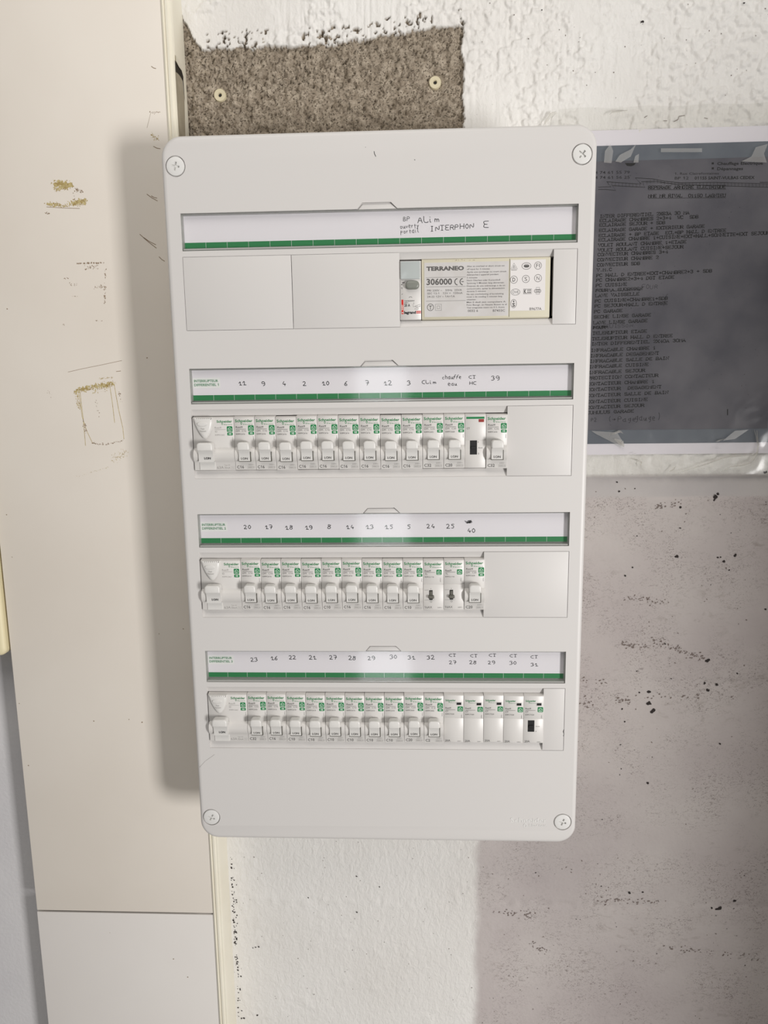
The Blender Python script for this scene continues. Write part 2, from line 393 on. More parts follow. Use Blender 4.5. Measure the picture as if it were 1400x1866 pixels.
me.polygons.add(len(Ff)); me.polygons.foreach_set('loop_start', np.arange(0, Ff.size, 4, dtype=np.int32)); 
me.update(calc_edges=True)
me.polygons.foreach_set('use_smooth', np.ones(len(Ff), dtype=bool))
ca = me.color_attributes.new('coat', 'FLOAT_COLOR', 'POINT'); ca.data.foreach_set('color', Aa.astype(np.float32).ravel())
# material: colours of each coat, specks, stains
m = bpy.data.materials.new('painted_render'); m.use_nodes = True; nt = m.node_tree; N = nt.nodes; Lk = nt.links; B = N['Principled BSDF']
tc = N.new('ShaderNodeTexCoord'); at_ = N.new('ShaderNodeAttribute'); at_.attribute_name = 'coat'
sep = N.new('ShaderNodeSeparateColor'); Lk.new(at_.outputs['Color'], sep.inputs[0])
def noise_(sc, det=5, vec=None, dist=0.0, rough=0.5):
    n = N.new('ShaderNodeTexNoise'); n.inputs['Scale'].default_value = sc; n.inputs['Detail'].default_value = det; n.inputs['Distortion'].default_value = dist; n.inputs['Roughness'].default_value = rough
    Lk.new(vec or tc.outputs['Object'], n.inputs['Vector']); return n.outputs[0]
def ramp(v, a, b, lo=0.0, hi=1.0):
    r = N.new('ShaderNodeMapRange'); r.inputs[1].default_value = a; r.inputs[2].default_value = b; r.inputs[3].default_value = lo; r.inputs[4].default_value = hi; Lk.new(v, r.inputs[0]); return r.outputs[0]
def mixc(f, a, b):
    x = N.new('ShaderNodeMix'); x.data_type = 'RGBA'
    if isinstance(f, float): x.inputs[0].default_value = f
    else: Lk.new(f, x.inputs[0])
    for k, c in ((6, a), (7, b)):
        if isinstance(c, tuple): x.inputs[k].default_value = lin(c)+(1,)
        else: Lk.new(c, x.inputs[k])
    return x.outputs[2]
def mth(op, a, b):
    x = N.new('ShaderNodeMath'); x.operation = op
    for k, c in ((0, a), (1, b)):
        if isinstance(c, (int, float)): x.inputs[k].default_value = c
        else: Lk.new(c, x.inputs[k])
    return x.outputs[0]
white = mixc(ramp(noise_(7), .35, .7), (229, 227, 223), (220, 217, 212))
spk = mth('MULTIPLY', ramp(noise_(420, 2, dist=1.2), .705, .74), ramp(noise_(24, 3), .52, .66))
white = mixc(mth('MULTIPLY', spk, .55), white, (120, 112, 104))
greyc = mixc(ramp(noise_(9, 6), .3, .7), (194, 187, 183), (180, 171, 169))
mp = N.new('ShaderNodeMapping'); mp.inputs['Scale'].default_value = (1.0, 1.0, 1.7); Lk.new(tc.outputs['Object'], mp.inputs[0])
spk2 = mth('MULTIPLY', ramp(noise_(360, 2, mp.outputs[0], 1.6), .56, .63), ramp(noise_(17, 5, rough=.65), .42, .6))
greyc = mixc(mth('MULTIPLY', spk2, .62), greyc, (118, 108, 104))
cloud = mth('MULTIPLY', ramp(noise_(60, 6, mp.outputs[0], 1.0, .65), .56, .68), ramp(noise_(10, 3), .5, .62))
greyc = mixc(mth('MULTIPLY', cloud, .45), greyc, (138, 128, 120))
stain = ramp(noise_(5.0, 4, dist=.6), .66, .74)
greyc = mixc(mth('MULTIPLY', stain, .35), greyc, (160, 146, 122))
bandc = mixc(ramp(noise_(14), .3, .7), (176, 171, 170), (190, 185, 182))
conc = mixc(ramp(noise_(110, 8, rough=.7), .35, .65), (178, 166, 149), (126, 114, 98))
conc = mixc(ramp(noise_(640, 4), .56, .63), conc, (84, 75, 63))
leftc = mixc(ramp(noise_(9), .35, .7), (208, 206, 206), (196, 194, 196))
alpha = at_.outputs['Alpha']
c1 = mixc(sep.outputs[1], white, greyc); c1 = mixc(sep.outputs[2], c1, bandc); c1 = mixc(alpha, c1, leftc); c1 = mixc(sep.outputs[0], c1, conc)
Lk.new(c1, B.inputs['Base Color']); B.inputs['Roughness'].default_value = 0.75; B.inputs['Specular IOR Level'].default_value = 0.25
bp = N.new('ShaderNodeBump'); bp.inputs['Strength'].default_value = 0.35; bp.inputs['Distance'].default_value = 0.0012
Lk.new(noise_(260, 4), bp.inputs['Height'])
bp2 = N.new('ShaderNodeBump'); bp2.inputs['Distance'].default_value = 0.003      # lumpy brush coat on the white paint only
mpb = N.new('ShaderNodeMapping'); mpb.inputs['Scale'].default_value = (1.6, 1.0, 0.8); Lk.new(tc.outputs['Object'], mpb.inputs[0])
Lk.new(noise_(130, 7, mpb.outputs[0], .6, .6), bp2.inputs['Height']); Lk.new(bp.outputs[0], bp2.inputs['Normal'])
notw = mth('MAXIMUM', mth('MAXIMUM', sep.outputs[1], sep.outputs[2]), alpha)
Lk.new(mth('MULTIPLY', mth('SUBTRACT', 1.0, notw), .42), bp2.inputs['Strength']); Lk.new(bp2.outputs[0], B.inputs['Normal'])
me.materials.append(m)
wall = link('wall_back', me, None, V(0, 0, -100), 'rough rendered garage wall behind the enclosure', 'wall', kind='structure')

# pits, chips and scrapes on the wall: real little hollows drawn as irregular dark polygons lying on the surface
def blob(mb, cx, cy, r, z, n=9, el=1.0, rot=0.0, rag=0.45):
    P = []
    for k in range(n):
        a = 2*math.pi*k/n; q = r*(1-rag*random.random()); x, y = q*math.cos(a)*el, q*math.sin(a)
        P.append((cx+x*math.cos(rot)-y*math.sin(rot), cy+x*math.sin(rot)+y*math.cos(rot)))
    mb.flat(P, z)
def wz(x, y):
    z, *_ = wall_fields(np.array([[x]]), np.array([[y]])); return float(z[0, 0])
pit = MB(); pit2 = MB()
BIG = [(1305, 905, 4.2), (1309, 900, 2.6), (1302, 911, 2.2), (1239, 924, 3.2), (1233, 1014, 3.4), (1320, 1022, 3.2), (1308, 1016, 2), (1314, 1015, 2), (1340, 1012, 3), (1329, 1039, 1.7), (1289, 1203, 4.2), (1289, 1257, 4.2), (1307, 1247, 3.2),
       (1285, 1245, 2.8), (1184, 1260, 3.4), (1190, 1294, 5.4), (1183, 1281, 4), (1134, 1292, 2.3), (1139, 1315, 1.8), (1312, 1355, 2.4), (1334, 1342, 1.2), (1148, 1626, 3), (1171, 1625, 2.2), (1310, 1656, 6), (1298, 1654, 2.4), (1339, 1642, 3), (1096, 1615, 1.4),
       (1153, 1034, 2), (1140, 1049, 2), (1161, 977, 1.6), (1129, 896, 2.3), (1141, 891, 1.2), (1158, 891, 1.3), (1126, 879, 1.8), (1087, 896, 1.2), (1240, 962, 1.5), (1165, 1262, 2), (1395, 1110, 2), (1212, 1173, 1.5), (1161, 1223, 1.3),
       (1170, 42, 3.2), (1354, 8, 2), (1344, 1227, 1.6), (1394, 860, 3.5), (1180, 1427, 2.6), (987, 20, 1.4), (1045, 130, 1.2), (1310, 1800, 1), (1000, 1655, 1.2), (463, 1562, 1.2), (650, 1597, 1.6), (445, 1562, 1), (692, 1616, 1.4), (562, 1636, 1.5), (651, 1662, 2), (472, 1725, 2.2), (466, 1726, 1.6), (461, 1727, 1.3), (445, 1855, 2.2), (469, 1850, 2), (860, 1800, 1.2), (573, 1812, 1.2)]
for px, py, r in BIG:
    x, y = at(px, py, 99); r *= 0.55
    tgt = pit if (r > .7) else pit2
    for k in range(3): blob(tgt, x+random.uniform(-.5, .5)*r, y+random.uniform(-.4, .4)*r, r*random.uniform(.6, 1), wz(x, y)+.35+.02*k, 10, random.uniform(.8, 1.4), random.random()*3)
for k in range(900):      # small pits, denser lower right
    x = random.uniform(100, 440); y = random.uniform(-880, -256)
    if float(fbm(np.array([x/45.]), np.array([y/45.]), 201, 2)[0]) < .5: continue
    blob(pit2 if random.random() < .8 else pit, x, y, random.uniform(.25, .75), wz(x, y)+.25, 6, random.uniform(.8, 2.2), random.random()*3)
for k in range(120):
    x = random.uniform(-170, 92); y = random.uniform(-880, -570)
    blob(pit2, x, y, random.uniform(.2, .6), wz(x, y)+.25, 6, 1.3, random.random()*3)
for k in range(60):
    x = random.uniform(85, 430); y = random.uniform(110, 240)
    blob(pit2, x, y, random.uniform(.2, .7), wz(x, y)+.3, 6, 1.3, random.random()*3)
for k in range(170):      # crumbled seam beside the moulding, bottom left
    py = random.uniform(1560, 1866); px = 415+(py-1530)*.055+abs(random.gauss(0, 4))+2
    dens = 1.0 if 1600 < py < 1720 else .35
    if random.random() > dens: continue
    x, y = at(px, py, 99); blob(pit, x, y, random.uniform(.4, 1.3), wz(x, y)+.3, 8, random.uniform(.7, 1.3), random.random()*3)
for (x0, y0, x1, y1, n, mm) in ((1140, 1090, 1215, 1095, 40, 1), (1190, 1165, 1280, 1200, 90, 1), (1130, 1170, 1190, 1180, 40, 1), (1062, 1281, 1085, 1283, 16, 0), (1120, 1275, 1150, 1280, 30, 1), (1020, 1230, 1110, 1245, 25, 1), (1190, 925, 1240, 915, 30, 0), (900, 1660, 980, 1668, 50, 1), (1090, 1640, 1210, 1645, 60, 1), (1210, 1725, 1390, 1745, 60, 1), (970, 1720, 1000, 1735, 30, 1), (1000, 1270, 1400, 1268, 50, 0)):
    for k in range(n):
        t = random.random(); x, y = at(x0+(x1-x0)*t+random.gauss(0, 3), y0+(y1-y0)*t+random.gauss(0, 3.2), 99)
        blob(pit2, x, y, random.uniform(.3, 1.0), wz(x, y)+.3, 6, random.uniform(1, 2.2), random.random()*.8)
link('pit', pit.mesh('pit', PITM), wall, kind='stuff')
link('shallow_pit', pit2.mesh('shallow_pit', PITM2), wall, kind='stuff')
# pencil-dark scratches above the sleeve
sc = MB()
for pts in ([(1228, 222), (1236, 218), (1238, 212), (1250, 210), (1262, 209), (1275, 213), (1290, 216)], [(1155, 213), (1162, 218)], [(1172, 216), (1180, 211)], [(1210, 220), (1216, 220)]):
    sc.ribbon([at(a, b, 97) for a, b in pts], .5, 3.0)
link('hairline_crack', sc.mesh('hairline_crack', PITM2), wall)

link('floor', MB().box(-1640, 1560, -1765, -1749.5, -99, 2900).mesh('floor', mat('concrete_floor', (150, 146, 140), 0.8, noise=(3, (132, 128, 122), .35, .65))), None, V(0, 0, 0), 'grey concrete garage floor', 'floor', kind='structure')
# low unseen wall, added right of the view to shade the lower right
wr = MB().box(770, 910, -1750, -150, -99, 640)
link('added_shade_wall', wr.mesh('added_shade_wall', mat('shade_wall_grey', (196, 190, 184), 0.8), bevel=4), None, V(0, 0, 0), 'low wall added out of view right of the document for shade', 'wall', kind='structure')

# ================================================================== boards and moulding left of the enclosure
zb = -68.0
def plate(x0, x1, y0, y1, z0, z1, m, bev=1.2):
    return MB().box(x0, x1, y0, y1, z0, z1).mesh('p', m, bevel=bev)
bu = link('trim_1', MB().box(-383.6, -190.2, -697.3, 620, zb-14, zb).mesh('trim_1', BOARD, bevel=.8), None, V(0, 0, 0), 'tall cream board left of the enclosure, with glue stains', 'board', kind='structure')
bl = link('trim_2', MB().box(-384.2, -190.2, -1748, -699.6, zb-14, zb-.4).mesh('trim_2', BOARD2, bevel=.8), None, V(0, 0, 0), 'lower cream board below the dark joint', 'board', kind='structure')
# moulding: profile in x/z, extruded vertically
prof = [(-190.1, -99.2), (-190.1, zb+.6), (-188.6, zb+1.6), (-187.6, zb+.2), (-186.9, zb+.1), (-186.3, zb+1.4), (-184.6, zb+1.5), (-183.7, zb+.3), (-183.0, zb-.2), (-181.9, zb-.2), (-181.0, zb-1.2), (-180.4, zb-3), (-180.3, -99.2)]
n = len(prof); mb = MB()
mb.add([(x, -1748, z) for x, z in prof]+[(x, 620, z) for x, z in prof], [(i, (i+1) % n, n+(i+1) % n, n+i) for i in range(n)]+[tuple(reversed(range(n))), tuple(range(n, 2*n))])
mo = link('trim_3', mb.mesh('trim_3', MOULD, bevel=.0, smooth=True), None, V(0, 0, 0), 'ivory moulded edge strip between the cream boards and the wall', 'moulding', kind='structure')
# dark backing in the joint
link('trim_4', MB().box(-383, -191, -1748, 618, -98.5, zb-14.6).mesh('trim_4', DARKGAP), None, V(0, 0, 0), 'dark batten behind the joint of the cream boards', 'batten', kind='structure')
# torn hole in the side of the moulding, above the enclosure (side face, so drawn in the y/z plane)
hole = MB()
def side(pts, x, tgt):   # pts of (y, z)
    tgt.add([(x, y, z) for y, z in pts], [tuple(range(len(pts)))])
def onside(px, py):       # height and depth of a pixel seen on the side face of the moulding
    lo, hi = 68.6, 98.8            # the seen x falls outward as the plane recedes
    for _ in range(30):
        m_ = (lo+hi)/2
        if at(px, py, m_)[0] > -180.3: lo = m_
        else: hi = m_
    d_ = (lo+hi)/2; return (at(px, py, d_)[1], -d_)
hp = [onside(*p) for p in ((313, 103), (316, 101), (319, 110), (325, 121), (331, 129), (334, 140), (334, 150), (330, 142), (326, 136), (319, 131), (314, 128))]
side(hp[::-1], -180.15, hole)
side([onside(*p) for p in ((332, 142), (334, 146), (337, 186), (335, 168))][::-1], -180.13, hole)
link('torn_hole', hole.mesh('torn_hole', BLACK), mo)
bare = MB(); side([onside(*p) for p in ((314, 127), (319, 130), (326, 135), (331, 141), (336, 178), (338, 252), (320, 252))][::-1], -180.22, bare)
link('bare_edge', bare.mesh('bare_edge', mat('grey_bare_wood', (186, 176, 156), 0.8, noise=(30, (160, 150, 130), .4, .6))), mo)
lp = [onside(*p) for p in ((315, 102), (319, 100), (326, 112), (333, 124), (331, 130), (325, 122), (319, 111))]
lip = MB(); side(lp[::-1], -179.6, lip)
link('torn_flap', lip.mesh('torn_flap', MOULD), mo)

# glue residue and scuffs on the upper board
gl_ = MB(); sf = MB()
def bpt(px, py): return at(px, py, 68)
def scatter(tgt, x0, y0, x1, y1, n, s, r0, r1, el=1.6):
    if tgt is gl_: n = int(n*1.7); r0 *= .55; r1 *= .6; el = 2.4
    for k in range(n):
        t = random.random(); x, y = bpt(x0+(x1-x0)*t+random.gauss(0, s), y0+(y1-y0)*t+random.gauss(0, s))
        blob(tgt, x, y, random.uniform(r0, r1), zb+.06+random.random()*.05, 7, random.uniform(.7, el), random.random()*3)
scatter(gl_, 100, 334, 128, 338, 130, 3.0, .4, 1.6); scatter(gl_, 97, 345, 120, 341, 50, 2, .3, 1.0); scatter(gl_, 86, 372, 112, 374, 70, 1.8, .3, 1.1); scatter(gl_, 112, 376, 157, 372, 40, 1.0, .3, .9); scatter(gl_, 128, 371, 157, 366, 90, 2.4, .4, 1.3)
scatter(sf, 138, 346, 152, 350, 26, 1.6, .2, .7); scatter(sf, 84, 388, 89, 388, 8, 1, .3, .8); scatter(sf, 134, 352, 137, 366, 6, 1, .2, .5)
scatter(sf, 140, 480, 189, 479, 60, .4, .2, .6, 3); scatter(sf, 192, 488, 191, 553, 46, .8, .2, .6); scatter(sf, 155, 490, 178, 487, 26, 1.8, .2, .7); scatter(sf, 172, 524, 192, 523, 24, 2, .2, .5, 3); scatter(sf, 128, 517, 142, 519, 10, 1.4, .2, .4, 3); scatter(sf, 118, 508, 126, 506, 8, 1, .2, .4, 3)
scatter(sf, 174, 584, 186, 585, 8, .5, .2, .4, 3); scatter(sf, 114, 591, 118, 592, 5, .5, .2, .4); scatter(sf, 132, 540, 141, 540, 5, .3, .2, .3, 3)
sf.ribbon([bpt(124, 678), bpt(150, 672), bpt(185, 665), bpt(222, 657)], .35, zb+.06); sf.ribbon([bpt(212, 677), bpt(220, 676)], .5, zb+.06)
sf.ribbon([bpt(85, 377), bpt(115, 379), bpt(145, 380)], .45, zb+.06)
scatter(gl_, 138, 712, 165, 706, 110, 2.2, .3, 1.2); scatter(gl_, 165, 706, 208, 699, 120, 2.4, .3, 1.2); scatter(gl_, 172, 712, 195, 704, 40, 4, .3, .8); scatter(gl_, 138, 712, 145, 745, 50, 1.8, .3, .9); scatter(gl_, 178, 690, 206, 688, 24, 1, .2, .6)
for ln in ([(143, 712), (150, 760), (158, 785), (169, 808)], [(208, 700), (216, 745), (224, 780), (226, 800)], [(146, 715), (152, 765), (156, 812)], [(200, 702), (205, 735), (209, 770)]):
    gl_.ribbon([bpt(*p) for p in ln], .45, zb+.07)
scatter(sf, 169, 806, 190, 811, 24, .9, .2, .7); scatter(sf, 190, 811, 225, 803, 30, .9, .2, .6); scatter(sf, 150, 770, 158, 790, 18, 2, .2, .7); scatter(sf, 176, 725, 181, 765, 10, 1, .2, .5); scatter(sf, 216, 712, 221, 738, 12, 1.5, .2, .6); scatter(sf, 86, 712, 95, 722, 8, 2, .15, .4)
scatter(gl_, 205, 838, 230, 825, 46, 3.5, .2, .7, 3); scatter(gl_, 140, 869, 200, 850, 30, .8, .15, .4, 3)
for a, b in (((268, 354), (287, 366)), ((276, 357), (286, 361)), ((255, 427), (285, 452)), ((262, 433), (284, 446)), ((280, 267), (292, 271)), ((276, 121), (284, 125)), ((290, 468), (300, 476))):
    sf.ribbon([bpt(*a), bpt((a[0]+b[0])/2, (a[1]+b[1])/2+1), bpt(*b)], .6, zb+.07)
scatter(gl_, 276, 245, 286, 254, 24, 2.2, .2, .8); sf.ribbon([bpt(268, 233), bpt(275, 205), bpt(292, 204)], .25, zb+.06); scatter(sf, 275, 206, 290, 205, 10, 1, .2, .5)
for (px, py, r) in ((12, 938, .8), (22, 1015, .6), (171, 1314, .9), (235, 1311, .7), (259, 1316, .9), (13, 563, .8), (35, 1282, .6), (52, 1395, .8), (290, 1155, .6), (334, 1146, .8), (268, 652, .7)): blob(sf, *bpt(px, py), r, zb+.07)
link('glue_residue', gl_.mesh('glue_residue', GLUE), bu, kind='stuff')
link('scuff_mark', sf.mesh('scuff_mark', SCUFF), bu, kind='stuff')
s2 = MB()
for (px, py, r) in ((316, 1748, .9), (342, 1781, .9), (200, 1700, .4)): blob(s2, *bpt(px, py), r, zb-.3)
link('scuff_mark', s2.mesh('scuff_mark', SCUFF), bl, kind='stuff')

# cream trunking end at the left edge of the picture
t = thing('cable_trunking', 'cream plastic trunking end left of the tall cream board', 'trunking', V(-410, -405, -99))
link('cover', MB().prism(rrect(-24, 23.5, -2, 520, (7, 2, 2, 7)), 8, 36, bev=4).mesh('trunking_cover', CREAM, smooth=True), t)
link('base', MB().prism(rrect(-22, 21.5, 0, 518, 3), 0, 8).mesh('trunking_base', CREAM, smooth=True), t)

# ================================================================== the enclosure
XL, XR, YT, YB = -176.2, 176.2, 60.4, -564.2
PIT = 125.87
rows = [0, -PIT, -2*PIT, -3*PIT]
def boolean(me, cut, mats):
    a = bpy.data.objects.new('a', me); b = bpy.data.objects.new('b', cut); C.objects.link(a); C.objects.link(b)
    md = a.modifiers.new('b', 'BOOLEAN'); md.operation = 'DIFFERENCE'; md.solver = 'EXACT'; md.use_self = True; md.object = b
    r = bpy.data.meshes.new_from_object(a.evaluated_get(bpy.context.evaluated_depsgraph_get()))
    bpy.data.objects.remove(a); bpy.data.objects.remove(b)
    for p in r.polygons: p.use_smooth = True
    r.set_sharp_from_angle(angle=math.radians(28)); return r
enc = thing('electrical_enclosure', 'large white four-row electrical enclosure fixed to the wall', 'electrical panel', V(0, -252, -100))
def eloc(x=0, y=0, z=0): return V(x, y, z)-V(0, -252, -100)
sh = MB()
rings = []
for ins, z in ((0.6, -13), (0, -12.4), (0, -3.4), (.35, -1.9), (1.2, -.8), (2.4, -.2), (3.8, 0)):
    rings.append([(x, y, z) for x, y in rrect(XL+ins, XR-ins, YB+ins, YT-ins, 17-ins, 10)])
sh.loft(rings)
cut = MB()
for y0 in rows:
    cut.box(-162.6, 162.6, y0+.2, y0-29.7, -6.2, 5)
    cut.prism([(-16.7, y0-.4), (17.0, y0-.4), (11.3, y0+5.1), (-12.2, y0+5.1)][::1], -2.4, 4)
for y0 in rows:
    y1, y2 = y0-34.3, y0-94.2
    a, b = (y1-.02), (y2+.02)
    ot, ob = (39.6, 88.9) if y0 == 0 else (40.0, 87.5)
    cut.xprism([(y2, -.7), (y2-.0, 6), (y1, 6), (y1, -.7), (y0-ot, -3.4), (y0-ot, -20), (y0-ob, -20), (y0-ob, -3.4)][::-1], -162.8, 162.9)
for sx, sy in ((-164.4, 36.8), (164.2, 37.4), (-165.2, -542.2), (163.8, -542.6)):
    cut.prism(circ(sx, sy, 8.3, 36), -1.6, 4)
cutm = cut.mesh('cut', COVER)
bm = bmesh.new(); bm.from_mesh(cutm); bmesh.ops.recalc_face_normals(bm, faces=bm.faces); bm.to_mesh(cutm); bm.free()
link('front_cover', boolean(sh.mesh('front_cover', COVER), cutm, COVER), enc, eloc())
# back box: four walls and a back
bx = MB()
o_ = rrect(XL+6, XR-6, YB+6, YT-6, 12, 6); i_ = rrect(XL+7.5, XR-7.5, YB+7.5, YT-7.5, 10, 6); n = len(o_)
vs = [(x, y, -99) for x, y in o_]+[(x, y, -12.9) for x, y in o_]+[(x, y, -12.9) for x, y in i_]+[(x, y, -96) for x, y in i_]
fs = []
for k in range(3):
    for i in range(n): j = (i+1) % n; fs.append((k*n+i, k*n+j, (k+1)*n+j, (k+1)*n+i))
fs += [tuple(reversed(range(n))), tuple(3*n+i for i in range(n))]
link('back_box', bx.add(vs, fs).mesh('back_box', BOX, smooth=True), enc, eloc())
for y0 in rows:
    link('mounting_rail', MB().box(-165, 165, y0-81, y0-46, -64, -62).mesh('rail', STEEL), enc, eloc())
# corner screws with a cross recess
hd = MB().prism(circ(0, 0, 7.5, 40), -1.4, .5, bev=.7).mesh('screw_head', SCREW)
cx = MB().prism([(-.75, -3.4), (.75, -3.4), (.75, -.75), (3.4, -.75), (3.4, .75), (.75, .75), (.75, 3.4), (-.75, 3.4), (-.75, .75), (-3.4, .75), (-3.4, -.75), (-.75, -.75)], -.9, 2).mesh('c', SCREW)
hd = boolean(hd, cx, SCREW)
for (sx, sy, a) in ((-164.4, 36.8, 12), (164.2, 37.4, 40), (-165.2, -542.2, 28), (163.8, -542.6, 20)):
    o = link('cover_screw', hd, enc, eloc(sx, sy)); o.rotation_euler = (0, math.radians(a), 0)
# blanking plates
bk = [(0, -162.5, -71.9), (0, -71.5, 17.9), (0, 143.6, 162.5), (1, 107.9, 162.5), (2, 89.2, 162.5), (3, 143.6, 162.5)]
for (k, a, b) in bk:
    y0 = rows[k]
    mb = MB().box(a, b, y0-93.9, y0-34.6, -.5, .15)
    mb.box(a+.6, b-.6, y0-86.5, y0-41, -9, -.5)
    link('blanking_plate', mb.mesh('blanking_plate', COVER, bevel=.22, segs=2), enc, eloc())
# embossed marks on the cover
em = MB(); print_text(em, 'Schneider', 115.8, 149.6, -543.4, 4.6, .15, bold=.012); print_text(em, 'Electric', 133, 149.2, -547.2, 2.4, .15, sp=1.15)
em.ribbon(circ(129.5, -546.6, 1.3, 14, 1.8), .6, .15, closed=True)
emo = link('embossed_lettering', em.mesh('embossed_lettering', SCREW), enc, eloc(), 'embossed maker lettering in the lower right corner')
md = emo.modifiers.new('s', 'SOLIDIFY'); md.thickness = .00022; md.offset = 0
mk = MB()
for pts, wd in (([(682, 276), (682.5, 280), (685, 285)], .5), ([(666, 268), (666.6, 268.6)], .3), ([(755.5, 291), (756.5, 291.4)], .5)):
    mk.ribbon([at(a, b) for a, b in pts], wd, .06)
mk.ribbon([at(1028, 1329), at(1026.5, 1333), at(1028, 1337), at(1027, 1341)], .5, .2)
link('dark_mark', mk.mesh('dark_mark', INK), enc, eloc(), kind='stuff')
hs = MB(); hs.ribbon([at(364, 1398), at(374, 1387), at(391, 1375)], .25, .06); link('hairline_scratch', hs.mesh('hairline_scratch', LGREY), enc, eloc())

# label strips: pocket, paper with a green band, handwriting, clear cover
paperm = MB()
paperm.box(-161.9, 161.9, -26.9, -1.0, -5.6, -5.0)
paperm = paperm.mesh('paper_strip', PAPER)
band = MB()
for i in range(18): band.box(-162+18*i+(.25 if i else .1), -162+18*(i+1)-(.0 if i < 17 else .1), -26.8, -22.2, -5.1, -4.93)
band = band.mesh('green_band', GREENBAND)
cl = MB()
cl.box(-162.3, 162.3, -29.4, -.1, -1.1, -.5)
clm = cl.mesh('clear_cover', CLEAR)
rm = MB(); rm.box(-162.3, -161.5, -29.4, -.1, -5.8, -1.1); rm.box(161.5, 162.3, -29.4, -.1, -5.8, -1.1); rm.box(-161.5, 161.5, -29.4, -27.6, -5.8, -1.1); rm.box(-161.5, 161.5, -.9, -.1, -5.8, -1.1)
rm.box(-161.5, 161.5, -29.0, -27.9, -1.0, .0)
rmm = rm.mesh('cover_rim', RIM)
tabm = MB().prism([(-15.4, 0.1), (15.7, 0.1), (11.0, 4.2), (-11.8, 4.2)], -2.3, -1.5, bev=.3).mesh('finger_tab', COVER, smooth=True)
# written entries: pixel centre, text, letter width mm, height mm
W = {0: [(741, 399, 'BP', 2.2, 3.2, .33), (747, 412, 'ouverty', 1.7, 3.4, .3), (748, 421, 'portail', 1.7, 3.6, .3), (781, 400, 'ALim', 3.4, 4.8, .42), (824, 416, 'INTERPHON', 3.0, 3.8, .4), (886, 409, 'E', 4.2, 5.0, .42)],
     1: [(442, 698, '11'), (480, 699, '9'), (518, 699, '4'), (555, 699, '2'), (594, 698, '10'), (631, 699, '6'), (669, 698, '7'), (707, 698, '12'), (745, 698, '3'), (782, 696, 'CLim', 2.4, 2.9, .42), (824, 687, 'chauffe', 1.75, 3.2, .36), (825, 699, 'eau', 2.0, 3.2, .36), (861, 687, 'CT', 2.4, 2.4, .38), (862, 698, 'HC', 2.4, 2.6, .38), (903, 689, '39', 2.8, 3.6, .42)],
     2: [(451, 960, '20'), (490, 960, '17'), (527, 961, '18'), (563, 961, '19'), (600, 960, '8'), (638, 960, '14'), (674, 960, '13'), (709, 960, '15'), (745, 960, '5'), (785, 959, '24'), (821, 959, '25'), (859, 967, '40')],
     3: [(463, 1202, '23'), (500, 1199, '16'), (533, 1198, '22'), (570, 1198, '21'), (607, 1198, '27'), (642, 1199, '28'), (677, 1199, '29'), (717, 1197, '30'), (750, 1198, '31'), (785, 1198, '32'), (825, 1194, 'CT', 2.6, 2.5, .38), (825, 1207, '27', 2.6, 3.0, .4), (864, 1195, 'CT', 2.6, 2.5, .38), (862, 1207, '28', 2.6, 3.0, .4), (898, 1194, 'CT', 2.6, 2.5, .38), (896, 1207, '29', 2.6, 3.0, .4), (936, 1195, 'CT', 2.6, 2.5, .38), (935, 1208, '30', 2.6, 3.0, .4), (974, 1197, 'CT', 2.6, 2.5, .38), (974, 1211, '31', 2.6, 3.0, .4)]}
for k, y0 in enumerate(rows):
    h = link('label_holder', rmm, enc, eloc(0, y0)); 
    p = link('paper_strip', paperm, h); link('green_band', band, h); link('clear_cover', clm, h); 
    link('finger_tab', tabm, h)
    hw = MB()
    for e in W[k]:
        px, py, s = e[:3]; cw, hh, wd = e[3:] if len(e) > 3 else (2.7, 3.5, .46)
        wd *= 1.18
        x, y = at(px, py, 5.0); pen(hw, s, x, y-y0, cw, hh, -4.9, wd, slope=(.05 if k == 0 else .01), jit=.07, center=True)
    if k == 2:
        x, y = at(854, 951, 5); rs = random.Random(3)
        hw.ribbon([(x+rs.uniform(-3.4, 3.4), y-y0+rs.uniform(-1.4, 1.4)) for _ in range(34)], .45, -4.88)
    link('handwriting', hw.mesh('handwriting', INK), h)
    if k:
        x, y = at((382, 393, 403)[k-1], (702, 964, 1202)[k-1], 5.0); y -= y0
        x = -149.5; y = -11.6 if k < 3 else -9.9
        link('sticker', MB().box(x-12.2, x+12.0, y-4.6, y+4.2, -5.0, -4.94).mesh('sticker', STICK), h)
        pr = MB(); print_text(pr, 'INTERRUPTEUR', x-10.8, x+10.2, y+.5, 2.0, -4.9, bold=.02); print_text(pr, 'DIFFERENTIEL %d' % k, x-10.8, x+10.6, y-2.8, 2.0, -4.9, bold=.02)
        link('green_lettering', pr.mesh('green_lettering', GREEN), h)

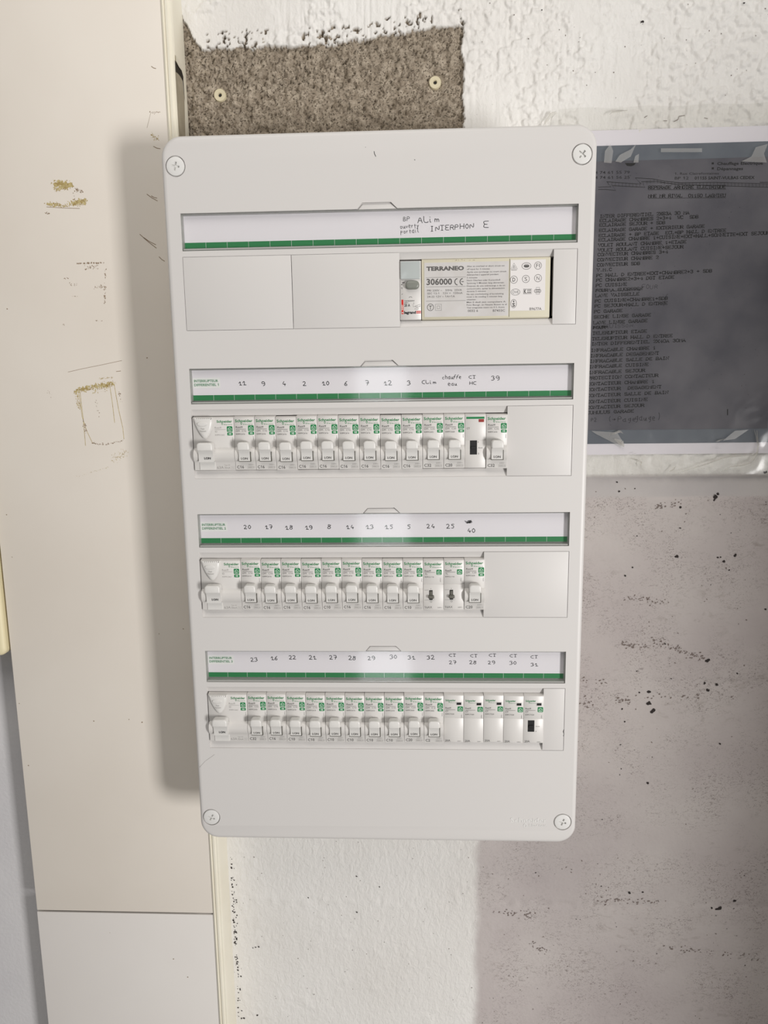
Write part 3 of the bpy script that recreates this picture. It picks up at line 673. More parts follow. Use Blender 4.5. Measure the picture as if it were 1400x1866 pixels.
# ================================================================== modules
OP = -40.4      # y of the module top below the strip's top
_mc = {}
def cm(key, fn):
    if key not in _mc: _mc[key] = fn()
    return _mc[key]
def brand(mb, x0, x1, y, h, z=1.07, bold=.025):
    print_text(mb, 'Schneider', x0, x1, y, h, z, bold=bold)
    L = x1-x0; print_text(mb, 'Electric', x0+.47*L, x1, y-.62*h-.45*h, h*.5, z, bold=.005, sp=1.25)
    mb.ribbon(circ(x0+.36*L, y-.5*h, .16*h*1.6, 12, .42*h), .17*h, z, closed=True)
def badge(mbg, x, y, s=5.0, z=1.06, xe=True):
    mbg.prism(rrect(x, x+s, y-s, y, .8, 3), 1.0, z)
    if xe: mbg.prism(rrect(x+.2, x+s+.05, y-s-3.0, y-s-.45, .6, 3), 1.0, z)
def icon(mb, x, y, s=5.0, z=1.1, xe=True):
    q = s/5.0
    mb.ribbon([(x+.9*q, y-2.3*q), (x+2.5*q, y-.9*q), (x+4.1*q, y-2.3*q)], .34, z)
    mb.ribbon([(x+3.9*q, y-2.2*q), (x+3.9*q, y-4.3*q), (x+1.1*q, y-4.3*q), (x+1.1*q, y-3.0*q), (x+1.6*q, y-2.5*q), (x+2.4*q, y-2.5*q), (x+2.9*q, y-3.1*q), (x+2.5*q, y-3.7*q), (x+2.0*q, y-3.6*q)], .3, z)
    if xe: print_text(mb, 'XE', x+1.3, x+3.8, y-s-2.4, 1.4, z, bold=.02)
FACE = [(-46.5, -18), (-60, -18), (-60, -60), (12, -60), (12, -18), (0, -18), (0, -3.4), (-.9, .4), (-1.4, 1.0), (-26.4, 1.0), (-26.7, .7), (-28.2, 2.2), (-31.0, 4.0), (-33.5, 4.3), (-36.5, 3.8), (-38.6, 2.4), (-39.6, 1.7), (-46.0, 1.6), (-46.5, 1.1)]
FLAT = [(-46.5, -18), (-60, -18), (-60, -60), (12, -60), (12, -18), (0, -18), (0, -3.4), (-.9, .4), (-1.4, 1.0), (-22.6, 1.0), (-22.8, .6), (-23.0, 1.0), (-46.0, 1.0), (-46.5, .5)]
def toggle_mesh(x0, x1):
    mb = MB(); mb.prism(rrect(x0, x1, -28.9, -21.9, (1.2, 2.6, 2.6, 1.2), 6), 2.0, 9.6, bev=1.1)
    mb.xprism([(-28.0, 2.0), (-28.0, 7.6), (-30.0, 6.4), (-32.6, 5.7), (-38.3, 5.3), (-38.3, 2.0)][::-1], x0+.5, x1-.4)
    return mb.mesh('toggle', TOG, smooth=True)
def breaker(spec):
    code, ref = spec
    def body():
        mb = MB(); mb.xprism(FACE[::-1], .12, 17.88); return mb.mesh('breaker_body', BODY, bevel=.25, segs=1)
    def slot():
        mb = MB(); mb.box(3.9, 14.5, -38.9, -38.5, 3.5, 5.2); mb.box(14.05, 14.6, -38.7, -30.5, 3.4, 4.9); return mb.mesh('slot_line', DGREY)
    def green():
        mb = MB(); brand(mb, 1.2, 16.4, -5.2, 2.2); badge(mb, 12.3, -8.0); return mb.mesh('green_print', GREEN)
    def white():
        mb = MB(); icon(mb, 12.3, -8.0); return mb.mesh('white_print', WHITE)
    def grey():
        mb = MB(); print_text(mb, 'Resi9', 1.6, 7.6, -10.2, 1.5, 1.06, bold=.015); mb.ribbon([(1.7, -11.2), (10.4, -11.2)], .3, 1.06)
        print_text(mb, 'DM', 1.6, 4.8, -13.4, 1.4, 1.06); print_text(mb, code, 6.9, 10.6, -13.4, 1.4, 1.06); print_text(mb, ref, 1.6, 9.4, -16.0, 1.15, 1.06, bold=.01)
        print_text(mb, '59921', 17.1, 20.3, -20.6, .8, 1.06, vertical=True); return mb.mesh('grey_print', GREY)
    def rating():
        mb = MB(); print_text(mb, code, 1.4, 7.4 if len(code) > 2 else 5.6, -45.0, 2.4, 1.68, bold=.02)
        print_text(mb, 'I.ON', 6.2, 12.0, -37.0, 1.8, 5.72, bold=.02); return mb.mesh('rating_print', GREY)
    def spec_():
        mb = MB(); print_text(mb, '230V~', 11.4, 16.5, -42.4, 1.15, 1.68, bold=.01); print_text(mb, '3000', 10.9, 14.3, -44.7, 1.1, 1.68, bold=.01); print_text(mb, '3', 15.4, 16.2, -44.7, 1.1, 1.68)
        mb.ribbon([(10.5, -45.1), (14.7, -45.1), (14.7, -43.2), (10.5, -43.2)], .16, 1.68, closed=True); mb.ribbon([(15.0, -45.1), (16.6, -45.1), (16.6, -43.2), (15.0, -43.2)], .16, 1.68, closed=True); return mb.mesh('spec_print', LGREY)
    def tscrew():
        mb = MB(); mb.flat(circ(12.6, -.55, 2.0, 12, .55), .35); return mb.mesh('terminal_mark', GREY)
    return [('body', cm('body', body)), ('toggle', cm('tog', lambda: toggle_mesh(3.9, 14.2))), ('slot_line', cm('slot', slot)), ('green_print', cm('green', green)), ('white_print', cm('white', white)),
            ('grey_print', cm(('g', code), grey)), ('rating_print', cm(('r', code), rating)), ('spec_print', cm('spec', spec_))]
def diff():
    def body():
        mb = MB(); mb.xprism(FACE[::-1], .12, 35.88); return mb.mesh('differential_body', BODY, bevel=.25, segs=1)
    def shield():
        out = [(1.2, -.6), (18.2, -.6), (18.0, -5.5), (16.9, -10.4), (15.0, -14.6), (12.6, -17.8), (10.9, -18.9), (9.2, -18.5), (7.0, -15.8), (4.8, -11.6), (2.8, -6.6)][::-1]
        mb = MB(); cx, cy = 10.2, -6.5; rs = []
        for f, z in ((1, .9), (.97, 2.6), (.9, 3.4), (.7, 4.0), (.35, 4.3)): rs.append([(cx+(x-cx)*f, cy+(y-cy)*f, z) for x, y in out])
        mb.loft(rs); return mb.mesh('shield', TOG, smooth=True)
    def ribs():
        mb = MB()
        for i in range(8):
            x = 4.2+i*1.75; mb.prism([(x, -2.5), (x+.6, -2.5), (x+1.2, -1.3), (x+.6, -1.3)], 3.0, 3.75)
        return mb.mesh('grip_rib', LGREY)
    def btn(): return MB().prism(circ(9.4, -6.1, 4.4, 24, 2.1), 3.6, 4.75, bev=.5).mesh('test_button', TOG, smooth=True)
    def green():
        mb = MB(); brand(mb, 21.2, 34.6, -5.2, 2.0); badge(mb, 29.8, -8.4, 4.9); return mb.mesh('green_print', GREEN)
    def white():
        mb = MB(); icon(mb, 29.8, -8.4, 4.9); return mb.mesh('white_print', WHITE)
    def grey():
        mb = MB(); print_text(mb, 'Resi9', 19.3, 25, -10.3, 1.5, 1.06); mb.ribbon([(19.3, -11.2), (28.6, -11.2)], .25, 1.06); print_text(mb, 'ID', 19.4, 21.4, -13.6, 1.5, 1.06); print_text(mb, 'R9PFC263', 19.4, 27.4, -16.4, 1.2, 1.06)
        print_text(mb, '59921', 35.0, 38.2, -20.8, .8, 1.06, vertical=True); return mb.mesh('grey_print', LGREY)
    def test_():
        mb = MB(); print_text(mb, 'Test', 8.0, 11.2, -10.8, 1.3, 4.45); print_text(mb, 'Mensuel', 7.0, 12.6, -12.7, 1.1, 4.6); return mb.mesh('test_print', LGREY)
    def cur():
        mb = MB(); print_text(mb, '63A', 19.8, 25.6, -45.0, 2.3, 1.68); print_text(mb, '30mA', 26.2, 31.4, -45.0, 1.7, 1.68); print_text(mb, 'Type AC', 26.2, 31.4, -42.4, 1.1, 1.68)
        mb.ribbon([(32, -45.1), (35.2, -45.1), (35.2, -43), (32, -43)], .16, 1.68, closed=True); mb.ribbon([(32.7, -44.2), (33.3, -43.7), (33.9, -44.4), (34.5, -43.9)], .2, 1.68)
        return mb.mesh('current_print', LGREY)
    def on():
        mb = MB(); print_text(mb, 'I.ON', 10.2, 15.8, -36.3, 1.8, 5.75, bold=.03); return mb.mesh('rating_print', INK)
    def skirt():
        mb = MB(); mb.box(4.9, 18.6, -45.9, -38.8, 1.4, 2.3); mb.ribbon([(5.2, -38.5), (18.4, -38.5)], .35, 5.4); return mb.mesh('lower_plate', TOG, bevel=.2, segs=1)
    return [('body', cm('dbody', body)), ('toggle', cm('dtog', lambda: toggle_mesh(4.8, 18.4))), ('lower_plate', cm('dpl', skirt)), ('shield', cm('dsh', shield)), ('grip_rib', cm('drib', ribs)), ('test_button', cm('dbt', btn)), ('green_print', cm('dgr', green)),
            ('white_print', cm('dwh', white)), ('grey_print', cm('dgy', grey)), ('rating_print', cm('don', on)), ('test_print', cm('dts', test_)), ('current_print', cm('dcu', cur))]
def flatbody(): return MB().xprism(FLAT[::-1], .12, 17.88).mesh('module_body', BODY, bevel=.2, segs=1)
def rocker(x0, x1, y0, y1):
    mb = MB(); mb.box(x0, x1, y1, y0, .3, 1.15); mb.box(x0+.9, x1-.9, (y0+y1)/2-1.2, (y0+y1)/2+1.0, 1.1, 2.2); return mb.mesh('rocker', BLACK, bevel=.15, segs=1)
def contactor(kind):
    out = [('body', cm('fbody', flatbody))]
    if kind == 'plain':        # the unmarked one with green bar
        def g(): return MB().box(1.2, 16.5, -4.6, -2.9, .9, 1.12).mesh('green_bar', GREEN)
        def wn(): return MB().box(11.6, 16.2, -7.4, -4.9, .9, 1.15).mesh('indicator_window', REDWIN, bevel=.1)
        def t_():
            mb = MB(); print_text(mb, 'CT', 1.5, 4.2, -13.4, 1.5, 1.06, bold=.01); print_text(mb, 'I', 11.1, 11.5, -24.9, 1.3, 1.06); print_text(mb, 'Auto', 11.4, 15.2, -29.7, 1.2, 1.06); print_text(mb, '0', 11.2, 12.2, -34.8, 1.4, 1.06); return mb.mesh('grey_print', GREY)
        return out+[('green_bar', cm('cg', g)), ('indicator_window', cm('cw', wn)), ('rocker', cm('crk', lambda: rocker(4.3, 10.4, -22.9, -34.9))), ('grey_print', cm('ct', t_))]
    def g():
        mb = MB(); brand(mb, 1.6, 10.8, -6.6, 1.6); badge(mb, 12.5, -11.6, 4.9, xe=False); return mb.mesh('green_print', GREEN)
    def wh():
        mb = MB(); icon(mb, 12.5, -11.6, 4.9, xe=False); return mb.mesh('white_print', WHITE)
    def wn():
        mb = MB(); mb.box(11.2, 16.2, -10.5, -7.4, .9, 1.2); return mb.mesh('indicator_frame', TOG)
    def wn2(): return MB().box(11.6, 15.8, -10.1, -7.8, 1.1, 1.26).mesh('indicator_window', BLACK)
    def t_():
        mb = MB(); print_text(mb, 'Resi9', 1.6, 6.6, -13.8, 1.4, 1.06, bold=.015); mb.ribbon([(1.7, -14.9), (10.4, -14.9)], .3, 1.06); print_text(mb, 'CT', 1.6, 4.2, -17.0, 1.4, 1.06, bold=.01); print_text(mb, 'R9PCTS20', 1.6, 9.4, -19.6, 1.15, 1.06, bold=.01)
        mb.ribbon([(16.1, -19.6), (16.1, -22.3)], .3, 1.06); return mb.mesh('grey_print', GREY)
    def r_():
        mb = MB(); print_text(mb, '20A', 1.3, 6.0, -45.6, 1.9, 1.06, bold=.01); print_text(mb, '230V~', 12.4, 16.2, -45.7, .9, 1.06); return mb.mesh('rating_print', GREY)
    out += [('green_print', cm('kg', g)), ('white_print', cm('kw', wh)), ('indicator_frame', cm('kf', wn)), ('indicator_window', cm('kv', wn2)), ('grey_print', cm('kt', t_)), ('rating_print', cm('kr', r_))]
    if kind == 'rocker':
        def t2():
            mb = MB(); print_text(mb, 'Auto', 11.0, 14.8, -30.6, 1.0, 1.06); print_text(mb, '0', 11.0, 11.8, -35.5, 1.1, 1.06); return mb.mesh('position_print', GREY)
        out += [('rocker', cm('krk', lambda: rocker(3.9, 9.9, -24.3, -35.4))), ('position_print', cm('kp', t2))]
    return out
def relay():
    def g():
        mb = MB(); brand(mb, 1.2, 16.2, -5.4, 2.2); badge(mb, 11.6, -9.4, 4.7, xe=False); return mb.mesh('green_print', GREEN)
    def wh():
        mb = MB(); icon(mb, 11.6, -9.4, 4.7, xe=False); return mb.mesh('white_print', WHITE)
    def t_():
        mb = MB(); print_text(mb, 'Resi9', 1.4, 6.8, -11.2, 1.5, 1.06, bold=.015); mb.ribbon([(1.4, -11.9), (10.2, -11.9)], .3, 1.06); print_text(mb, 'TL', 1.5, 3.8, -14.1, 1.3, 1.06, bold=.01); print_text(mb, 'R9PCL116', 1.5, 9.4, -16.6, 1.1, 1.06, bold=.01); print_text(mb, '59921', 15.6, 19, -20.4, .8, 1.06, vertical=True); return mb.mesh('grey_print', GREY)
    def r_():
        mb = MB(); mb.ribbon([(1, -27.9), (4.6, -27.9)], .15, 1.06); mb.ribbon([(1, -37), (4.6, -37)], .15, 1.06); mb.ribbon([(6.7, -26.4), (6.7, -27.4)], .25, 1.06); mb.ribbon(circ(6.9, -38.4, .7, 12, .8), .2, 1.06, closed=True)
        print_text(mb, '16AX', 1.2, 7.8, -44.6, 2.0, 1.06); print_text(mb, '230V~', 12.6, 16.6, -44.4, 1.0, 1.06); return mb.mesh('rating_print', GREY)
    def sl(): return MB().box(5.3, 8.3, -36.9, -28.0, .4, 1.1).mesh('slot', DARKGAP)
    def kn():
        mb = MB(); mb.prism(rrect(4.4, 9.6, -35.2, -32.4, 1.0, 4), 1.1, 3.6, bev=.5); mb.box(5.8, 8.0, -33, -28.8, 1.1, 1.9); return mb.mesh('slider', DGREY, smooth=True)
    return [('body', cm('fbody', flatbody)), ('green_print', cm('rg', g)), ('white_print', cm('rw', wh)), ('grey_print', cm('rt', t_)), ('slot', cm('rs', sl)), ('slider', cm('rk', kn)), ('rating_print', cm('rr', r_))]
def place(name, parts, k, slot, label, cat, group, dz=0.0, dy=0.0):
    loc = V(-162+18*slot, rows[k]+OP+dy, dz)
    r = thing(name, label, cat, loc, group)
    made = {}
    for n_, me_ in parts:
        pr = r
        if n_ == 'white_print': pr = made['green_print']
        if n_ in ('indicator_window',) and 'indicator_frame' in made: pr = made['indicator_frame']
        if n_ == 'test_button' or n_ == 'grip_rib': pr = made['shield']
        made[n_] = link(n_, me_, pr)
    return r
ORD = ['', 'top', 'second', 'third', 'bottom']
REF = {'C16': 'R9PFC616', 'C10': 'R9PFC610', 'C20': 'R9PFC620', 'C32': 'R9PFC632', 'C2': 'R9PFC602'}
LAY = {1: [('D', '1')]+[('C16', n_) for n_ in ('11', '9', '4', '2', '10', '6', '7', '12', '3')]+[('C32', 'CLim'), ('C20', 'chauffe eau'), ('CTP', 'CT HC'), ('C32', '39')],
       2: [('D', '2'), ('C16', '20'), ('C16', '17'), ('C16', '18'), ('C16', '19'), ('C10', '8'), ('C16', '14'), ('C16', '13'), ('C16', '15'), ('C10', '5'), ('TL', '24'), ('TL', '25'), ('C20', '40')],
       3: [('D', '3'), ('C32', '23'), ('C16', '16'), ('C10', '22'), ('C10', '21'), ('C10', '27'), ('C10', '28'), ('C10', '29'), ('C10', '30'), ('C20', '31'), ('C2', '32'), ('CT', 'CT 27'), ('CT', 'CT 28'), ('CT', 'CT 29'), ('CT', 'CT 30'), ('CTR', 'CT 31')]}
rnd = random.Random(5)
NTH = ['first', 'second', 'third', 'fourth', 'fifth', 'sixth', 'seventh', 'eighth', 'ninth', 'tenth', 'eleventh', 'twelfth']
for k, lst in LAY.items():
    s = 0; rn = ('', 'second', 'third', 'bottom')[k]; cnt = {}
    for kind, note in lst:
        dy = rnd.uniform(-.35, .35); dz = rnd.uniform(-.2, .2)
        if kind == 'D':
            place('differential_switch', diff(), k, s, 'wide white 63A differential switch at the left end of the %s module row' % rn, 'differential switch', 'differential switches of the enclosure'); s += 2; continue
        fam = 'TL' if kind == 'TL' else 'CT' if kind[:2] == 'CT' else 'CB'; cnt[fam] = cnt.get(fam, 0)+1; nth = NTH[cnt[fam]-1]
        if kind == 'TL': place('impulse_relay', relay(), k, s, 'white 16AX impulse relay with grey slider, the %s of two, under handwritten %s' % (('left' if note == '24' else 'right'), note), 'relay', 'impulse relays in the third row', dz, dy)
        elif kind == 'CTP': place('contactor', contactor('plain'), k, s, 'contactor with green bar, red window and black rocker under handwritten CT HC', 'contactor', None, dz, dy)
        elif kind == 'CT': place('contactor', contactor('win'), k, s, 'white 20A contactor without rocker, %s contactor from left in bottom row, under %s' % (nth, note), 'contactor', '20A contactors in the bottom row', dz, dy+.5)
        elif kind == 'CTR': place('contactor', contactor('rocker'), k, s, 'white 20A contactor with black rocker under handwritten CT 31, bottom row', 'contactor', '20A contactors in the bottom row', dz, dy+.5)
        else: place('circuit_breaker', breaker((kind, REF[kind])), k, s, 'white %s circuit breaker, %s breaker from left in %s row, under handwritten %s' % (kind, nth, rn, note), 'circuit breaker', 'circuit breakers in the %s row' % rn, dz, dy)
        s += 1

# top row: push switch module and intercom transformer
t = thing('push_switch_module', 'slim white 20 A switch module with grey push button left of the transformer', 'switch module', V(18.1, -41.2, 0))
link('body', MB().xprism([(-47.2, -60), (0, -60), (0, -.6), (-.4, 0), (-46.8, 0), (-47.2, -.6)], .1, 17.4).mesh('switch_body', BODY, bevel=.2, segs=1), t)
link('label_window', MB().prism(rrect(.5, 16.6, -14.6, -.5, .6, 3), 0, 1.6, bev=.4).mesh('label_window', PALEWIN, smooth=True), t)
link('push_button', MB().prism(rrect(4.4, 15.9, -22.9, -16.0, 3.2, 6), 0, 3.6, bev=1.6).mesh('push_button', BUTTON, smooth=True), t)
pr = MB(); print_text(pr, 'legrand', 3.2, 13.0, -42.2, 2.1, .06, bold=.045); print_text(pr, '20 A', 3.4, 8.2, -36.4, 2.0, .06, bold=.03); print_text(pr, '16(4)250V', 3.4, 12, -32.3, .9, .06, bold=.02); print_text(pr, '250V~', 3.4, 7, -33.8, .9, .06, bold=.01)
pr.ribbon([(10.7, -34.6), (10.7, -36.6), (16.6, -36.6)], .2, .06); pr.ribbon([(12.4, -36.2), (15.8, -35)], .2, .06); pr.ribbon([(13, -38.8), (14.8, -38.8), (14.8, -37.4), (13, -37.4)], .25, .06, closed=True); pr.ribbon([(16.5, -34.4), (16.5, -36.6)], .2, .06)
print_text(pr, '1', 10.9, 11.4, -34.4, 1, .06); print_text(pr, '1', 11.8, 12.2, -39, 1, .06)
pr.ribbon([(1.0, -21), (2.0, -21), (2.0, -22), (1.0, -22)], .25, .06, closed=True); pr.ribbon([(1.8, -17.4), (3.6, -17.1)], .6, .06); pr.ribbon([(1.0, -18.8), (1.9, -18.8)], .5, .06); pr.ribbon([(1.2, -26.6), (2.2, -26.2)], .25, .06); pr.ribbon(circ(8.6, -29.6, 1.3, 8, 1, 20, 160), .3, .06)
link('black_print', pr.mesh('black_print', INK), t)
rp = MB(); rp.box(1.0, 2.7, -42.4, -30.8, -.02, .05); rp.box(13.3, 17.2, -40.9, -40.1, 0, .05); rp.box(13.3, 17.2, -42.0, -41.3, 0, .05); link('red_print', rp.mesh('red_print', RED), t)
wp = MB(); print_text(wp, '04457', 2.3, 6.6, -39.2, 1.0, .08, vertical=True, bold=.02); wp.flat(circ(1.85, -41.2, .45, 10), .08); link('white_print', wp.mesh('white_print', WHITE), t)

t = thing('intercom_transformer', 'beige intercom transformer with grey printed labels in the top row', 'transformer', V(35.8, -39.9, 0))
TW, TH = 105.6, 48.6
link('body', MB().xprism([(-TH, -60), (0, -60), (0, -2.4), (-.8, -1.2), (-TH+.8, -1.2), (-TH, -2.4)], 0.2, TW).mesh('transformer_body', BEIGE, bevel=.5), t)
link('raised_frame', MB().xprism([(-TH+1.6, -1.4), (-2.0, -1.4), (-2.0, -.9), (-TH+1.6, -.9)], 2.0, 71.8).mesh('raised_frame', BEIGE, bevel=.15), t)
link('groove', MB().box(72.2, 72.6, -TH+1.2, -1.2, -1.25, -1.05).mesh('groove', DGREY), t)
SX, SY = 105.6/1103.0, 48.6/513.0          # zoomed photograph to label coordinates
lb = link('main_label', MB().box(2.4, 71.6, -46.4, -3.0, -.95, -.8).mesh('main_label', LABEL), t)
lb2 = link('approval_label', MB().box(73.0, 101.6, -42.6, -2.2, -1.2, -1.0).mesh('approval_label', LABEL2), t)
def tx(px): return (px-232)*SX
def ty(py, px=0): return -(py-66+(px-232)*.022)*SY
pr = MB()
def L(txt, px0, px1, py, h, bold=0.0, z=-.76, sp=1.0): print_text(pr, txt, tx(px0), tx(px1), ty(py, px0), h, z, bold=bold, sp=sp, slope=0.0)
L('TERRANEO', 275, 598, 163, 3.0, .05); L('306000', 276, 496, 282, 4.6, .03); 
for cx_ in (530, 575):
    pr.ribbon(circ(tx(cx_+14), ty(255, 530), 2.4, 12, 2.5, 100, 260), .75, -.76)
pr.ribbon([(tx(578), ty(255, 530)), (tx(594), ty(255, 530))], .6, -.76)
for py_ in (222, 300, 420): pr.ribbon([(tx(272), ty(py_, 272)), (tx(614), ty(py_, 272))], .22, -.76)
L('PRI 230V ~   50Hz  25VA', 281, 580, 338, 1.5, .005); L('SEC 12-1   12V =  150mA', 281, 586, 363, 1.5, .005); L('24-22 12V ~ 1A+1A', 281, 520, 390, 1.5, .005)
pr.ribbon(circ(tx(309), ty(472, 272), 2.6, 20, 2.7), .45, -.76, closed=True); pr.ribbon([(tx(309), ty(458, 272)), (tx(309), ty(490, 272))], .5, -.76); pr.ribbon([(tx(297), ty(458, 272)), (tx(309), ty(466, 272)), (tx(322), ty(458, 272))], .4, -.76)
for d in (0, 1.4): pr.ribbon([(tx(352)+d, ty(447, 272)-d), (tx(404)-d, ty(447, 272)-d), (tx(404)-d, ty(500, 272)+d), (tx(352)+d, ty(500, 272)+d)], .25, -.76, closed=True)
for txt, a, b, py_ in (('After an overload or short circuit cut', 622, 944, 126), ('off input for 5 minutes', 622, 818, 150), ('Apr\u00e8s une surcharge ou court circuit', 622, 960, 174), ('debrancher,l appareil pendant', 622, 894, 197), ('5 minutes', 622, 712, 221), ('Nach \u00dcberlast oder Kurzschlu\u00df', 622, 908, 244), ('Speisung 5 Minuten lang abtrennen.', 622, 944, 267),
                        ('Despues de una sobrecarga o de un', 622, 950, 291), ('cortocircuito, quitar la alimentacion', 622, 946, 314), ('durante 5 minutos', 622, 786, 336), ('Na een overbelasting of kortsluiting', 622, 938, 360), ('moet u de voeding 5 minuten lang', 622, 926, 382), ('uitzetten', 622, 700, 405), ('Met 0 desli jest compulsare A.', 622, 960, 428), ('Foto Bescgr. en Naqste Boxen te el', 622, 966, 451), ('Yaxi aneguutes neem on 0 3. Acera', 622, 948, 474)):
    L(txt, a, b, py_+6, 1.15, .012)
L('0032 6', 632, 720, 510, 1.8, .01); L('B7433C', 848, 952, 507, 1.8, .01)
Z2 = -.96
def C2(px, py, rx, ry, wd=.3): pr.ribbon(circ(tx(px), ty(py, px), rx, 20, ry), wd, Z2, closed=True)
L('B9677A', 1163, 1266, 492, 2.0, .01, Z2)
pr.ribbon([(tx(998), ty(147, 1024)), (tx(1024), ty(98, 1024)), (tx(1054), ty(147, 1024))], .35, Z2, closed=True); pr.ribbon([(tx(1010), ty(140, 1024)), (tx(1024), ty(115, 1024)), (tx(1040), ty(140, 1024))], .3, Z2, closed=True); pr.ribbon([(tx(1002), ty(156, 1024)), (tx(1048), ty(156, 1024))], .35, Z2); pr.ribbon([(tx(1024), ty(122, 1024)), (tx(1024), ty(138, 1024))], .4, Z2)
C2(1130, 122, 3.7, 2.6, .35); pr.flat(circ(tx(1131), ty(124, 1130), 2.3, 14, 1.1), Z2); pr.ribbon(circ(tx(1131), ty(126, 1130), 2.2, 8, 1.8, 20, 160), .3, Z2)
for (cx_, cy_, ch) in ((1228, 118, 'FI'), (1025, 236, 'D'), (1127, 230, 'S'), (1230, 223, 'N')):
    C2(cx_, cy_, 2.9, 2.9, .35); wd_ = 1.5 if len(ch) > 1 else 1.2; print_text(pr, ch, tx(cx_)-wd_, tx(cx_)+wd_, ty(cy_, cx_)-1.5, 3.0, Z2, bold=.02 if ch == 'D' else 0)
C2(1040, 340, 3.7, 2.5, .3); print_text(pr, '\u00d6VE', tx(1040)-2.7, tx(1040)+2.7, ty(340, 1040)-1.1, 2.2, Z2)
pr.ribbon([(tx(1107), ty(313, 1140)), (tx(1178), ty(313, 1140)), (tx(1178), ty(354, 1140)), (tx(1107), ty(354, 1140))], .25, Z2, closed=True); print_text(pr, 'K', tx(1112), tx(1136), ty(350, 1140), 3, Z2, bold=.04)
for i in range(3): pr.box(tx(1142)+i*1.1, tx(1142)+i*1.1+.7, ty(330, 1140), ty(318, 1140), Z2-.02, Z2); pr.box(tx(1142)+i*1.1, tx(1142)+i*1.1+.7, ty(350, 1140), ty(336, 1140), Z2-.02, Z2)
for yy in (312, 348):
    pr.ribbon([(tx(1216), ty(yy-11, 1229)), (tx(1246), ty(yy-11, 1229)), (tx(1246), ty(yy+9, 1229)), (tx(1216), ty(yy+9, 1229))], .3, Z2, closed=True)
pr.ribbon(rrect(tx(1201), tx(1257), ty(343, 1229), ty(317, 1229), 1.1, 4), .35, Z2, closed=True); print_text(pr, 'UNGER', tx(1207), tx(1251), ty(336, 1229), 1.2, Z2)
C2(1026, 437, 2.3, 3.4, .35); print_text(pr, 'S', tx(1026)-1.2, tx(1026)+1.2, ty(462, 1026), 2.8, Z2, bold=.04); pr.flat(circ(tx(1026), ty(418, 1026), .7, 10), Z2)
link('black_print', pr.mesh('black_print', GREY), t)
dirt = MB()
for k_ in range(30): blob(dirt, random.uniform(24, 44), random.gauss(-2.0, .5), random.uniform(.1, .35), -1.15, 6, 1.5, random.random()*3)
link('dirt_speck', dirt.mesh('dirt_speck', SCUFF), t, kind='stuff')

# ================================================================== wall plugs in the bare patch
for (px, py, side_) in ((402, 175, 'left'), (793, 152, 'right')):
    x, y = at(px, py, 103)
    t = thing('wall_plug', 'ivory plastic wall plug in the bare concrete patch, %s one' % side_, 'wall plug', V(x, y, -102.6), 'wall plugs above the enclosure')
    mb = MB(); n = 26
    ro = circ(0, 0, 5.6, n); ri = circ(0, 0, 1.6, n)
    rings = [[(a, b, -3) for a, b in ro], [(a, b, 1.8) for a, b in ro], [(a*.93, b*.93, 2.4) for a, b in ro], [(a*1.25, b*1.25, 2.2) for a, b in ri], [(a, b, 1.6) for a, b in ri], [(a*.6, b*.6, -3) for a, b in ri]]
    mb.loft(rings); link('collar', mb.mesh('collar', DOWEL, smooth=True), t)
    link('hole', MB().prism(circ(0, 0, 1.35, 14), -2.6, .9).mesh('hole', DARKGAP), t)

# ================================================================== document in its plastic sleeve
ds = thing('page_stack', 'dark grey typed circuit list with white backing page taped up right of the enclosure', 'document', V(270, -60, -98.2))
def dl(x, y): return (x-270, y+60)
def page(x0, x1, y0, y1, z, m, th=.25, wav=0.0, sd=1):
    xs = np.linspace(x0, x1, 24); ys = np.linspace(y0, y1, 30); X, Y = np.meshgrid(xs, ys); Z = z+wav*(fbm(X/60, Y/60, sd, 2))
    mb = MB(); vs = [(float(a)-270, float(b)+60, float(c)) for a, b, c in zip(X.ravel(), Y.ravel(), Z.ravel())]
    mb.add(vs, [(j*24+i, j*24+i+1, (j+1)*24+i+1, (j+1)*24+i) for j in range(29) for i in range(23)])
    return mb
wz0 = 2.6
link('backing_page', page(172.5, 381, -211.2, 84.5, wz0, None).mesh('backing_page', PAGEW, smooth=True), ds)
link('middle_page', page(172.5, 369, -200.6, 71.2, wz0+.35, None).mesh('middle_page', PAGEB, smooth=True), ds)
link('typed_page', page(172.5, 367.4, -187.2, 57.8, wz0+.7, None).mesh('typed_page', PAGED, smooth=True), ds)
zt = wz0+.8
